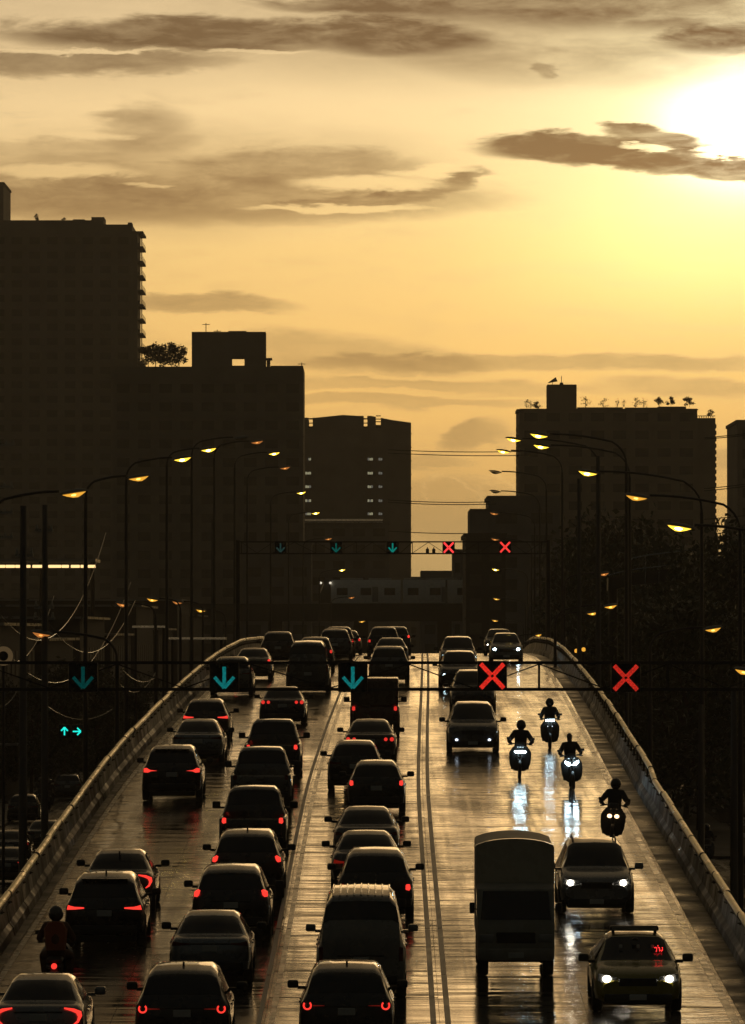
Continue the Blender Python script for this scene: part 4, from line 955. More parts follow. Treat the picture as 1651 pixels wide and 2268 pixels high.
def gantry(D, ytop, ybot, xl, xr, label, nodes, posts=True, depth=.55, zbase=0):
    r = empty('gantry', at(825.5, ytop, D) * 1); r.location.x = 0
    zt = at(825, ytop, D).z - r.location.z; zb = at(825, ybot, D).z - r.location.z; X = lambda px: at(px, ytop, D).x
    for z, nm in ((zt, 'top_chord'), (zb, 'bottom_chord')):
        for dy in (0, depth): MB().box(X(xl), X(xr), dy - .035, dy + .035, z - .035, z + .035).build(nm, darksteel, r)
    for px, kind in nodes:
        x = X(px)
        for dy in (0, depth):
            mb = MB(); mb.box(x - .02, x + .02, dy - .02, dy + .02, zb + .03, zt - .03); mb.build('strut', darksteel, r)
        mb = MB(); mb.box(x - .018, x + .018, .03, depth - .03, zb - .018, zb + .018).box(x - .018, x + .018, .03, depth - .03, zt - .018, zt + .018); mb.build('cross_tie', darksteel, r)
    for i in range(len(nodes) - 1):
        a, b = X(nodes[i][0]), X(nodes[i + 1][0]); mid = (a + b) / 2
        if nodes[i][1]:
            mb = MB(); mb.path([(a, -.0, zt - .03), (mid, 0, zb + .03)], .017, 6).path([(b, 0, zt - .03), (mid, 0, zb + .03)], .017, 6); mb.build('diagonal', darksteel, r)
        else:
            mb = MB(); mb.path([(mid, 0, zt - .03), (a, 0, zb + .03)], .017, 6).path([(mid, 0, zt - .03), (b, 0, zb + .03)], .017, 6); mb.build('diagonal', darksteel, r)
    if posts:
        for px in (xl, xr):
            x = X(px); base = zbase
            MB().path([(x, depth / 2, base - r.location.z), (x, depth / 2, zt + .1)], .13, 12).rbox(x - .3, x + .3, depth / 2 - .3, depth / 2 + .3, base - r.location.z, base - r.location.z + .12, .02, 1).build('post', polem, r)
    tag(r, label, 'gantry', 'steel gantries carrying lane signals across the flyover'); return r
gantry(154, 1468, 1527, -70, 1760, 'near truss gantry crossing the whole flyover with large green arrows and red crosses', [(-40, 1), (260, 1), (555, 1), (905, 1), (1195, 1), (1480, 1), (1740, 1)])
signal(186, 1500, 154, 'v', teal_d, 'dim green arrow signal left of the left rail on the near gantry', 'lane signal')
signal(498, 1500, 154, 'v', teal, 'bright green arrow signal above the leftmost car lane on the near gantry', 'lane signal')
signal(782, 1500, 154, 'v', teal, 'bright green arrow signal above the middle lane on the near gantry', 'lane signal')
signal(1090, 1497, 154, 'x', redled, 'big red cross signal over the oncoming cars on the near gantry', 'lane signal')
signal(1385, 1501, 154, 'x', redled2, 'big red cross signal right of the right rail on the near gantry', 'lane signal')
gantry(370, 1200, 1226, 527, 1215, 'far truss gantry standing against the pale sky gap with small signals', [(535, 1), (605, 0), (700, 1), (790, 0), (860, 1), (914, 0), (985, 1), (1060, 0), (1130, 1), (1200, 1)], zbase=CH - 1.4)
signal(622, 1213, 370, 'v', greendim, 'faintly glowing grey-green arrow signal, leftmost on the far gantry', 'lane signal', host='far gantry')
signal(745, 1213, 370, 'v', greenled2, 'very dim green arrow signal, second from the left on the far gantry', 'lane signal', host='far gantry')
signal(870, 1213, 370, 'v', mat('led_teal_mid', (.0, .12, .11), .5, emit=(.0, .45, .36), est=.4), 'small green arrow signal over the middle lane on the far gantry', 'lane signal', host='far gantry')
signal(994, 1213, 370, 'x', glow('far_red', (1.0, .05, .05), 1.3), 'small red cross signal against the pale sky gap', 'lane signal', host='far gantry')
signal(1119, 1212, 370, 'x', glow('far_red2', (1.0, .05, .04), 1.1), 'small red cross signal in front of the dark right-hand building', 'lane signal', host='far gantry')
for px, lab in ((947, 'left'), (961, 'right')):
    p = at(px, 1221, 370); mb = MB(); mb.rbox(p.x - .09, p.x + .09, 369.3, 369.7, p.z - .14, p.z + .14, .02, 1)
    mb.rbox(p.x - .03, p.x + .03, 369.4, 369.6, p.z + .14, p.z + .22, .01, 1)
    tag(mb.build('camera_box', blackpl), f'{lab} one of two small dark boxes on the lower chord of the far gantry', 'camera', 'camera boxes on the far gantry')
# traffic light left
r = empty('traffic_light', at(158, 1620, 235)); zz = r.location.z
MB().rbox(-.46, -.02, 0, .2, -.25, .25, .04, 2).rbox(.0, .44, 0, .2, -.25, .25, .04, 2).build('housing', blackpl, r)
tg = glow('traffic_green', (.015, .75, .62), 1.3)
mb = MB(); bar2d(mb, -.24, -.14, -.24, .14, .05); bar2d(mb, -.36, .02, -.24, .15, .05, -.03, -.021); bar2d(mb, -.12, .02, -.24, .15, .05, -.0305, -.0215); mb.build('up_arrow_light', tg, r)
mb = MB(); bar2d(mb, .06, 0, .34, 0, .05); bar2d(mb, .22, .13, .35, 0, .05, -.03, -.021); bar2d(mb, .22, -.13, .35, 0, .05, -.0305, -.0215); mb.build('right_arrow_light', tg, r)
MB().path([(-.9, .25, -zz), (-.9, .25, .1), (0, .25, .1)], .06, 8).build('pole', polem, r)
tag(r, 'traffic light on the dark left street showing two small green arrows, up and right', 'traffic light')

# ================================================================= street lamps
bulbM = glow('lamp_bulb_amber', (1.0, .62, .12), 3.0); bulbO = glow('lamp_bulb_orange', (1.0, .42, .10), 1.4)
lensY = glow('sodium_lens_bright', (1.0, .62, .05), 2.4); lensM = glow('sodium_lens', (1.0, .47, .05), .95); lensO = glow('sodium_lens_orange', (1.0, .34, .07), .42); lensD = mat('lamp_lens_unlit', (.30, .24, .15), .3)
bulb = glow('lamp_bulb', (1.0, .80, .22), 16.0)
lampgrey = mat('lamp_housing', (.22, .21, .19), .4, metal=.3)
def street_lamp(px, py, D, polepx, lens, label, group, zb=0.0, droop=0.35, size=.95, z0off=None):
    y = D; head = at(px, py, D); base = Vector(((polepx - 825.5) * D / F, D, zb)); s_ = 1 if base.x < head.x else -1
    r = empty('street_lamp', base); h = head.z - zb; L = abs(head.x - base.x)
    bend = h - max(.5, L * .32) - .1; bend = max(bend, h - 2.2)
    MB().path([(0, 0, 0), (0, 0, 1.2), (0, 0, bend)], [.13, .11, .075], 10).rbox(-.22, .22, -.22, .22, 0, .25, .03, 1).build('pole', polem, r)
    pts = [(0, 0, bend)] + [(s_ * L * (1 - cos(t * pi / 2)) * .55 * 1.0 if t < .5 else s_ * (L * .161 + (L - .5 * size - L * .161) * ((t - .5) * 2)), 0, bend + (h + .10 - bend) * (sin(min(t * 1.0, 1) * pi / 2) ** .8)) for t in [i / 10 for i in range(1, 11)]]
    MB().path(pts, [.06] + [.045] * 10, 8).build('arm', polem, r)
    hd = Vector((s_ * L, 0, h)); tilt = Matrix.Translation(hd) @ Matrix.Rotation(-s_ * .16, 4, 'Y')
    mb = MB(); n = 12; prof = [(-.5, .04, .03), (-.46, .08, .07), (-.2, .15, .12), (.15, .17, .12), (.40, .12, .08), (.5, .03, .02)]; vs = []
    for (x, w_, hh) in prof:
        for k in range(n):
            a = pi * k / (n - 1); vs.append(tilt @ Vector((x * size * s_, cos(a) * w_, .05 + sin(a) * hh)))
    mb.add(vs, [(i * n + k, (i + 1) * n + k, (i + 1) * n + k + 1, i * n + k + 1) for i in range(5) for k in range(n - 1)] + [tuple(i * n for i in range(6)) + tuple(i * n + n - 1 for i in reversed(range(6)))])
    lh = mb.build('lamp_head', lampgrey, r)
    mb = MB(); vs = []; prof2 = [(-.40, .09, .0), (-.25, .13, .07), (-.05, .14, .135), (.12, .14, .14), (.28, .11, .07), (.40, .07, .0)]
    for (x, w_, hh) in prof2:
        for k in range(n):
            a = pi * k / (n - 1); vs.append(tilt @ Vector((x * size * s_, cos(a) * w_, .035 - sin(a) ** .8 * hh)))
    mb.add(vs, [(i * n + k, (i + 1) * n + k, (i + 1) * n + k + 1, i * n + k + 1) for i in range(5) for k in range(n - 1)] + [tuple(i * n for i in range(6)) + tuple(i * n + n - 1 for i in reversed(range(6)))])
    le = mb.build('lens', lens, lh)
    if lens is not lensD:
        q = 1.0 if lens is lensY else .62
        MB().path([tilt @ Vector((t * size * q, -.14, -.025 + .01 * (t > .05))) for t in (-.16, -.08, .03, .10)], [.012, .042 * q, .050 * q, .012], 8).build('bulb', bulb if lens is lensY else (bulbM if lens is lensM else bulbO), le)
    tag(r, label, 'street lamp', group); return r
GL = 'tall lamps along the left side of the flyover'; GR = 'tall lamps along the right side of the flyover'
LL = [(165, 1095, 109, -20, lensM, 'nearest tall left lamp, big dull amber head at the left edge'),
 (308, 1060, 131, 190, lensM, 'second tall left lamp, amber head above the fourth pole'), (405, 1018, 155, 280, lensY, 'bright yellow left lamp, left one of the close pair'),
 (463, 997, 175, 370, lensY, 'bright yellow left lamp, right one of the close pair'), (535, 972, 195, 425, lensD, 'unlit lamp at the very top of the left row'),
 (570, 980, 212, 475, lensO, 'dull orange lamp just right of the unlit one at the top of the left row'), (608, 1005, 232, 520, lensY, 'bright lamp right of the top of the left row, on the way down'),
 (632, 1037, 255, 548, lensO, 'faint lamp on the descending left row, in front of the broad dark block'), (668, 1092, 285, 600, lensY, 'bright lamp at the left edge of the tower with lit windows'),
 (700, 1137, 315, 640, lensY, 'bright lamp over the pale low roof in front of the tower with lit windows'), (728, 1194, 345, 672, lensO, 'orange lamp just above the far gantry'),
 (758, 1263, 375, 708, lensY, 'bright lamp just above the elevated train'), (779, 1324, 400, 734, lensO, 'orange lamp in front of the train'), (802, 1377, 425, 760, lensM, 'furthest lamp of the left row, below the viaduct')]
LR = [(1505, 1170, 108, 1730, lensY, 'nearest tall right lamp, very bright with a pointed lens'), (1410, 1103, 123, 1640, lensM, 'second tall right lamp, amber with a pointed lens'),
 (1302, 1049, 140, 1555, lensY, 'third tall right lamp, bright yellow in front of the broad block'), (1199, 990, 168, 1395, lensY, 'bright lamp at the left edge of the right-hand block, lower of two'),
 (1194, 966, 150, 1388, lensY, 'bright lamp highest in the right row, upper of two'), (1138, 975, 185, 1328, lensY, 'bright lamp against the sky just left of the right-hand block'),
 (1115, 1001, 215, 1246, lensY, 'bright lamp furthest left against the sky'), (1097, 1047, 245, 1211, lensD, 'upper one of two unlit lamps against the sky'), (1097, 1090, 275, 1196, lensD, 'lower one of two unlit lamps against the sky'),
 (1095, 1138, 300, 1185, lensO, 'orange lamp on the stepped roofline left of the big right block'), (1097, 1195, 325, 1178, lensO, 'small orange lamp beside the far red cross'),
 (1098, 1262, 350, 1170, lensY, 'yellow lamp below the far red cross'), (1100, 1327, 375, 1165, lensM, 'amber lamp low in the dark right block, second from the bottom of the row'), (1097, 1375, 400, 1160, lensM, 'lowest lamp of the right row, above the oncoming headlights')]
for px, py, D, pp, ln, lab in LL: street_lamp(px, py, D * K, pp, ln, lab, GL, 0.0)
for px, py, D, pp, ln, lab in LR: street_lamp(px, py, D * K, pp, ln, lab, GR, 0.0)
GO = 'low orange lamps of the left street'; GQ = 'low orange lamps of the right street'
for px, py, D, pp, lab in [(92, 1406, 225, 260, 'nearest low lamp of the left street, two-bar orange glow'), (272, 1340, 330, 345, 'low orange lamp left of the fourth pole'), (338, 1329, 372, 400, 'brightest low orange lamp of the left street'),
    (393, 1335, 410, 450, 'dull low orange lamp, third from the left of the group of four'), (445, 1353, 440, 500, 'low orange lamp at the right end of the group of four')]:
    street_lamp(px, py, D, pp, lensM if px in (338, 445) else lensO, lab, GO, 0.0, size=.8)
for px, py, D, pp, lab in [(1580, 1395, 260, 1440, 'nearest low lamp on the right, tilted orange head'), (1353, 1344, 330, 1230, 'larger low orange lamp right of the barrier top'), (1313, 1359, 380, 1215, 'smaller low orange lamp right of the barrier top'),
    (1193, 1407, 480, 1130, 'small orange lamp above the upper end of the right rail'), (1338, 1272, 400, 1250, 'dull lamp under the footbridge'), (1648, 1488, 230, 1700, 'yellow lamp cut by the right edge of the picture')]:
    street_lamp(px, py, D, pp, lensM if px != 1338 else lensO, lab, GQ, 0.0, size=.8 if D < 450 else .6)
for px, py, D, lab in [(1293, 1438, 345, 'small round orange beacon beside the right rail'), (1277, 1441, 352, 'tiny orange beacon touching the right rail')]:
    p = at(px, py, D); r = empty('beacon', Vector((p.x, p.y, 0))); MB().path([(0, 0, 0), (0, 0, p.z - .12)], .04, 8).build('pole', polem, r)
    mb = MB(); mb.path([(0, 0, p.z - .12), (0, 0, p.z - .08), (0, 0, p.z + .05), (0, 0, p.z + .1)], [.04, .10, .10, .03], 10); mb.build('lamp', lensM, r); tag(r, lab, 'beacon', 'orange beacons behind the right rail')
# plain tall poles on the left
for px, D, top, lab in [(52, 190, 1120, 'thick pole nearest the left edge'), (100, 225, 1118, 'dark pole second from the left edge'), (472, 420, 1150, 'slim dark pole in front of the broad block'), (1325, 300, 1010, 'slender pole seen against the big right block'), (1283, 330, 1060, 'slender pole left of its neighbour against the big right block'), (1626, 205, 1520, 'thick dark pole close to the right rail'), (1553, 255, 1560, 'thick dark pole behind the right rail')]:
    p = at(px, top, D); r = MB().path([(0, 0, 0), (0, 0, p.z * .5), (0, 0, p.z)], [.14, .12, .09], 10).build('utility_pole', mat('concrete_pole', (.10, .09, .08), .6)); r.location = (p.x, p.y, 0)
    tag(r, lab, 'pole', 'plain poles beside the flyover')
# ================================================================= buildings
facade = mat('weathered_render', (.22, .19, .15), .75, var=.25, nscale=.15)
facade2 = mat('grey_render', (.18, .17, .155), .8, var=.25, nscale=.2)
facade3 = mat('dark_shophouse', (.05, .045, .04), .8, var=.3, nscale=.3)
winm = mat('building_glass', (.10, .09, .075), .6, spec=.2)
roofm = mat('wet_metal_roof', (.25, .24, .22), .30, metal=.6, var=.2, nscale=.4)
litwin = glow('lit_window', (.95, .90, .55), .28)
litwin2 = glow('lit_window_dim', (.85, .82, .70), .12)
def bx(px0, px1, pytop, D, depth, name='wall', m=facade, parent=None, zb=0.0, base=None):
    """block whose near face spans px0..px1 at distance D"""
    p0 = at(px0, pytop, D); p1 = at(px1, pytop, D); b = base or Vector((0, 0, 0)); mb = MB()
    mb.box(p0.x - b.x, p1.x - b.x, D - b.y, D + depth - b.y, zb, p0.z); return mb.build(name, m, parent, smooth=False)
def building(name, label, px0, px1, pytop, D, depth, m=facade, floors=3.0, grid=None, cat='building', group=None, parapet=True, skip_windows=False):
    p0 = at(px0, pytop, D); p1 = at(px1, pytop, D); r = empty(name, ((p0.x + p1.x) / 2, D, 0)); tag(r, label, cat, group); b = r.location
    w_ = p1.x - p0.x; H = p0.z
    bx(px0, px1, pytop, D, depth, 'wall', m, r, base=b)
    # floor bands and recessed windows on the near face and the side facing the road, one joined part
    mb = MB(); mg = MB(); nf = int(H / floors); nc = max(2, int(w_ / 3.4)); cw = w_ / nc
    for f in range(nf):
        z = f * floors
        mb.box(-w_ / 2 - .12, w_ / 2 + .12, -.16, -.001, z + floors - .22, z + floors - .02)
        if not skip_windows:
            for c in range(nc): x = -w_ / 2 + (c + .5) * cw; mg.box(x - cw * .30, x + cw * .30, -.05, -.002, z + .9, z + 2.35)
    if not skip_windows and mg.v: o = mg.build('window_rows', winm, r, smooth=False); o['kind'] = 'stuff'
    o = mb.build('floor_bands', m, r, smooth=False); o['kind'] = 'stuff'
    if parapet: MB().box(-w_ / 2 - .2, w_ / 2 + .2, -.2, .25, H, H + .5).box(-w_ / 2 - .2, -w_ / 2 + .2, .25, depth, H, H + .5).box(w_ / 2 - .2, w_ / 2 + .2, .25, depth, H, H + .5).build('roof_parapet', m, r, smooth=False)
    return r
def onr(r, px, py, D=None):
    D = D or r.location.y; p = at(px, py, D); return p - r.location
# tall slab, far left
b1 = building('apartment_tower', 'tallest dark apartment slab on the left with balconies down its right edge', -60, 293, 497, 1350, 22, parapet=False)
def addbox(r, px0, px1, py0, py1, y0, y1, name, m=facade, D=None):
    a = onr(r, px0, py0, D); b = onr(r, px1, py1, D); return MB().box(a.x, b.x, y0, y1, b.z, a.z).build(name, m, r, smooth=False)
addbox(b1, -60, 229, 487, 498, 1, 20, 'roof_block'); addbox(b1, 201, 229, 478, 488, 4, 14, 'lift_room'); addbox(b1, 283, 292, 492, 498, 1, 8, 'roof_parapet')
addbox(b1, 293, 304, 513, 1398, .5, 20, 'side_wing')
addbox(b1, 160, 186, 483, 487.5, 4, 6, 'water_tank')
addbox(b1, 293, 317, 511.5, 515.5, .5, 20, 'top_slab')
for i in range(30):
    y = 545 + i * 32
    if y > 1330: break
    addbox(b1, 304, 317, y, y + 3.5, .5, 18, 'balcony_slab')
    a = onr(b1, 316.4, y - 9); c = onr(b1, 304, y); mb = MB()
    mb.box(a.x - .05, a.x, .5, 18, c.z + .9, a.z + .05)
    for k in range(7): yy = .6 + k * 2.9; mb.box(a.x - .05, a.x, yy, yy + .06, c.z, a.z)
    mb.build('balcony_railing', darksteel, b1, smooth=False)
    addbox(b1, 311, 313, y - 29, y, 6, 7, 'balcony_post')
    if i % 2 == 0: addbox(b1, 304, 309, y - 9, y, 3, 4.2, 'air_conditioner', lampgrey)
b0 = building('office_tower', 'sliver of a still taller tower cut by the left edge', -150, 8, 408, 1500, 30, facade2)
b2 = building('apartment_block', 'broad dark block on the left with a roof cube pierced by a window opening', 250, 672, 812, 1050, 24, parapet=False)
# roof cube with an opening
addbox(b2, 424, 588, 733, 790, 3, 10, 'roof_cube'); addbox(b2, 424, 512, 790, 812, 3, 10, 'roof_cube'); addbox(b2, 541, 588, 790, 812, 3, 10, 'roof_cube'); addbox(b2, 512, 541, 808, 812, 3, 10, 'roof_cube')
addbox(b2, 588, 602, 791, 794, 3, 8, 'canopy'); addbox(b2, 590, 598, 794, 812, 5, 6, 'water_tank')
addbox(b2, 505, 545, 730.5, 733, 4, 5, 'roof_railing', darksteel); addbox(b2, 600, 672, 810, 812.5, 0, .5, 'roof_parapet')
for px, t in ((455, 712), (480, 727), (668, 800)): a = onr(b2, px, 733 if px < 600 else 812); c = onr(b2, px, t); MB().path([(a.x, 5, a.z), (c.x, 5, c.z)], .07, 5).box(c.x - .6, c.x + .6, 4.95, 5.05, c.z - .3, c.z - .2).build('aerial', darksteel, b2)
# tower with lit windows
b3 = building('apartment_tower', 'middle tower with columns of small lit windows and a sloping top', 672, 911, 948, 1430, 26, parapet=False, skip_windows=True)
pr = [(672, 925), (700, 925), (760, 919), (793, 921), (822, 921), (868, 930), (911, 936)]
def topseg(px0, px1, yb=950):
    pts = [(px0, None)] + [q for q in pr if px0 < q[0] < px1] + [(px1, None)]
    def ty(x):
        for (a, ya), (c, yc) in zip(pr, pr[1:]):
            if a <= x <= c: return lerp(ya, yc, (x - a) / (c - a))
    poly = [((lambda p: (p.x, p.z))(onr(b3, q[0], ty(q[0]) if q[1] is None else q[1]))) for q in pts]
    z0 = onr(b3, px0, yb).z; poly = [(poly[0][0], z0)] + poly + [(poly[-1][0], z0)]
    MB().prism_y(poly, 0, 24).build('roof_wall', facade, b3, smooth=False)
for a, b in ((672, 683), (693, 806), (814, 833), (844, 911)): topseg(a, b)
for x0, x1 in ((683, 693), (806, 814), (833, 844)):
    for y in ((926, 929), (936, 938), (944, 948)) if x0 != 833 else ((920, 922), (927, 929), (933, 935), (941, 948)): addbox(b3, x0, x1, y[0], y[1], .2, .6, 'louvre', darksteel)
for i, y in enumerate((1017, 1048, 1078, 1109, 1138)):
    for j, (x0, x1) in enumerate(((676, 690), (814, 827), (838, 848))):
        if i == 0 and j == 0: x0 = 682
        addbox(b3, x0, x1, y - 3.4, y + 3.4, -.25, -.05, 'window_frame', darksteel)
        n = 3 if j < 2 else 2
        for k in range(n):
            q0 = lerp(x0 + .6, x1 - .6, k / n) + .25; q1 = lerp(x0 + .6, x1 - .6, (k + 1) / n) - .25
            addbox(b3, q0, q1, y - 2.8 + (k % 2) * .6, y + 2.8, -.29, -.255, 'pane', litwin if (j < 2 and (i + k) % 4) else litwin2)
lb = building('low_block', 'low wide building with a pale roof edge in front of the tower with lit windows', 640, 862, 1160, 1200, 20, facade2)
q0 = onr(lb, 674, 1158); q1 = onr(lb, 848, 1149); MB().prism_x([(-.6, q0.z), (-.6, q0.z + .03), (2.2, q1.z), (2.2, q0.z)], q0.x, q1.x).build('roof_edge', mat('pale_roof_edge', (.6, .57, .5), .3, metal=.5, var=.2), lb, smooth=False)
for k in range(9): addbox(lb, 680 + k * 20, 682 + k * 20, 1158, 1170, -.6, -.3, 'roof_bracket')
# right side
b4 = building('apartment_block', 'massive block on the right with a roof cube, rooftop plants and ridged balcony edges', 1152, 1545, 905, 1100, 30, mat('warm_render', (.30, .24, .17), .75, var=.2, nscale=.15), parapet=False)
W4 = MATS['warm_render']
addbox(b4, 1214, 1279, 850, 905, 3, 10, 'roof_cube', W4); addbox(b4, 1545, 1587, 925, 1398, 2, 26, 'side_wing', W4); addbox(b4, 1460, 1522, 899, 905, 3, 12, 'roof_block', W4); addbox(b4, 1279, 1380, 902, 905, 0, 1, 'roof_parapet', W4); addbox(b4, 1385, 1460, 902.5, 905, 0, 1, 'roof_parapet', W4); addbox(b4, 1145, 1152, 906, 912, 0, 12, 'roof_parapet', W4)
for i in range(8): addbox(b4, 1546 + i * 5, 1547.4 + i * 5, 919, 925, 3, 3.4, 'roof_railing', darksteel)
addbox(b4, 1545, 1587, 919, 920.5, 3, 3.4, 'roof_railing', darksteel)
for i in range(32):
    y = 938 + i * 14.5
    if y < 1395: addbox(b4, 1587, 1589.5, y, y + 9, 3, 24, 'balcony', W4)
    if y < 1395: addbox(b4, 1150, 1152, y, y + 9, 2, 24, 'balcony', W4)
a = onr(b4, 1226, 850); MB().path([(a.x, 5, a.z), (a.x, 5, a.z + .5)], .05, 5).path([(a.x - .75, 5, a.z + .35), (a.x + .7, 5, a.z + .95)], [.05, .42], 10).build('satellite_dish', lampgrey, b4)
a = onr(b4, 1246, 850); MB().path([(a.x, 5, a.z), (a.x, 5, a.z + 1.5)], .06, 5).rbox(a.x - .3, a.x + .3, 4.8, 5.2, a.z, a.z + .4, .05, 1).build('aerial', darksteel, b4)
b5 = building('office_block', 'dark block cut by the right edge, with a stepped base', 1634, 1800, 937, 1000, 30); addbox(b5, 1620, 1634, 1146, 1398, 0, 20, 'annex'); addbox(b5, 1634, 1700, 943, 946, -.4, -.1, 'cornice')
b6 = building('townhouse_block', 'stepped dark block left of the massive right-hand building', 1083, 1240, 1106, 880, 24, facade2); addbox(b6, 1041, 1083, 1128, 1398, 0, 20, 'lower_wing', facade2); addbox(b6, 1041, 1083, 1127, 1129, -.3, 0, 'cornice')
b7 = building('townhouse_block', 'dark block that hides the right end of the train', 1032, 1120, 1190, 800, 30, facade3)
b8 = building('warehouse', 'small flat-roofed building in the sky gap above the train', 933, 1012, 1264, 1000, 20, facade2, parapet=False); b9 = building('townhouse_block', 'narrow block between the small flat roof and the dark right-hand block', 1004, 1042, 1224, 950, 16, facade2)
building('office_block', 'wide dim block filling the distance behind the train', 500, 1060, 1282, 1500, 20, facade2)
building('office_block', 'faint horizontal-roofed block behind the far gantry on the left', 538, 690, 1206, 1020, 14, facade2)
# shophouses, left and right of the streets
rb = random.Random(11)
sh_lab = ['first', 'second', 'third', 'fourth', 'fifth', 'sixth', 'seventh', 'eighth', 'ninth', 'tenth']
def shophouse(x0, x1, y0, y1, H, label, group, side):
    r = empty('shophouse', ((x0 + x1) / 2, y0, 0)); w_ = x1 - x0; d = y1 - y0; tag(r, label, 'shophouse', group)
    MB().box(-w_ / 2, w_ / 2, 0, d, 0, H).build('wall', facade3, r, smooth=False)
    MB().box(-w_ / 2 - .5, w_ / 2 + .5, -.5, d, H, H + .18).build('roof', roofm, r, smooth=False)
    sx = w_ / 2 if side < 0 else -w_ / 2
    for f in range(int(H / 3.2)):
        for k in range(3):
            x = -w_ / 2 + w_ * (k + .5) / 3; MB().box(x - w_ * .11, x + w_ * .11, -.06, -.004, f * 3.2 + 1, f * 3.2 + 2.5).build('window', winm, r, smooth=False)
        n = int(d / 5); mb = MB()
        for k in range(n): yy = (k + .5) * d / n; e = .05 if side < 0 else -.05; mb.box(*sorted((sx, sx + e)), yy - 1.2, yy + 1.2, f * 3.2 + 1, f * 3.2 + 2.6)
        o = mb.build('side_windows', winm, r, smooth=False); o['kind'] = 'stuff'
    MB().box(*sorted((sx, sx + (1.3 if side < 0 else -1.3))), 0, d, 3.3, 3.42).build('awning', roofm, r, smooth=False)
    return r
y = 395
for i in range(8):
    H = [10.6, 9.6, 11.2, 9.9, 12.5, 10.4, 13.5, 12][i]; d = 46; cx_ = cxr(y)
    shophouse(cx_ - 44, cx_ - 24.5, y, y + d - 1, H, f'{sh_lab[i]} dark shophouse up the left street, counted from the near end', 'shophouses along the left street', -1)
    if i > 1: shophouse(cx_ + 23.5, cx_ + 44, y, y + d - 1, [0, 0, 10, 12, 11, 13, 12, 14][i], f'{sh_lab[i - 2]} dark shophouse up the right street, counted from the near end', 'shophouses along the right street', 1)
    y += 48
# station canopy with its row of light tubes, left
cn = empty('station_canopy', at(60, 1254, 520)); cn.location.z = 0; zc = at(60, 1254, 520).z
tag(cn, 'flat canopy on the left with a row of glowing light tubes under its edge', 'canopy')
xa = at(-40, 1254, 520).x - cn.location.x; xb = at(212, 1254, 520).x - cn.location.x
MB().box(xa, xb, 0, 9, zc + .35, zc + .6).build('roof', roofm, cn, smooth=False)
for x in (xa + .5, (xa + xb) / 2, xb - .4): MB().path([(x, 4, 0), (x, 4, zc + .35)], .18, 8).build('column', concm, cn)
tube = glow('canopy_tube', (1.0, .66, .28), 1.5)
segs = [(-40, 14), (15, 39), (40, 61), (67, 79), (84, 112), (125, 158), (159, 178), (183, 206), (208, 222), (227, 247)]
for a, b in segs:
    xa_ = at(a * .86, 1254, 520).x - cn.location.x; xb_ = at(b * .86, 1254, 520).x - cn.location.x; MB().rbox(xa_, xb_, -.1, .0, zc - .13, zc + .10, .04, 2).build('light_tube', tube, cn)
# pale roof edges on the left
for px0, px1, py, D, lab in ((293, 367, 1389, 380, 'pale thin roof edge left of the low orange lamps pole'), (370, 500, 1415, 372, 'long pale roof edge just above the upper end of the left rail')):
    p0 = at(px0, py, D); p1 = at(px1, py, D); r = empty('bus_shelter', ((p0.x + p1.x) / 2, D, 0)); w_ = p1.x - p0.x
    MB().prism_x([(0, p0.z - .05), (0, p0.z - .03), (.55, p0.z + .09), (3.2, p0.z + .09), (3.2, p0.z - .05)], -w_ / 2, w_ / 2).build('roof', mat('pale_roof', (.75, .73, .68), .28, metal=.6), r, smooth=False)
    for x in (-w_ * .42, w_ * .42): MB().path([(x, 1.5, 0), (x, 1.5, p0.z - .06)], .08, 8).build('post', darksteel, r)
    tag(r, lab, 'shelter', 'pale-roofed shelters on the left')
# round sign at the left edge
r = empty('round_sign', at(8, 1453, 200)); zz = r.location.z
mb = MB(); mb.prism_y(ringpoly(0, 0, .30, .15, 0, 359.9, 28), -.03, .0); mb.build('ring', mat('sign_ring_glow', (.45, .36, .25), .5, emit=(.5, .32, .14), est=.13), r); MB().prism_y(circ(0, 0, .31, 24), .002, .02).build('backing', blackpl, r); MB().path([(0, .05, -zz), (0, .05, .2)], .05, 8).build('pole', polem, r)  # ring is no lamp; weak emission brightens its beige
tag(r, 'round beige ring-shaped sign cut by the left edge', 'sign')

# ================================================================= viaduct and train
vd = empty('rail_viaduct', (0, 900, 0)); tag(vd, 'elevated railway viaduct crossing behind the flyover under the train', 'viaduct')
zt = at(825, 1341, 900).z
x0 = at(380, 1341, 900).x; x1 = at(1300, 1341, 900).x
MB().box(x0, x1, 0, 9, zt - 2.2, zt - .9).build('beam', concm, vd, smooth=False)
MB().box(x0, x1, -.3, -.05, zt - .95, zt + .25).box(x0, x1, 9.05, 9.3, zt - .95, zt + .25).build('side_wall', concm, vd, smooth=False)
for px in (430, 610, 800, 985, 1150): p = at(px, 1341, 900); MB().box(p.x - 1, p.x + 1, 2.5, 6.5, 0, zt - 2.2).build('pier', concm, vd, smooth=False)
tr = empty('train', (0, 904, zt)); tag(tr, 'pale metro train on the viaduct, its dark front with two lamps facing left', 'train')
trm = mat('train_body', (.80, .78, .72), .35, metal=.1, var=.1)
cars = [(732, 890), (891, 989), (990, 1060)]
zT = at(825, 1284, 900).z - zt
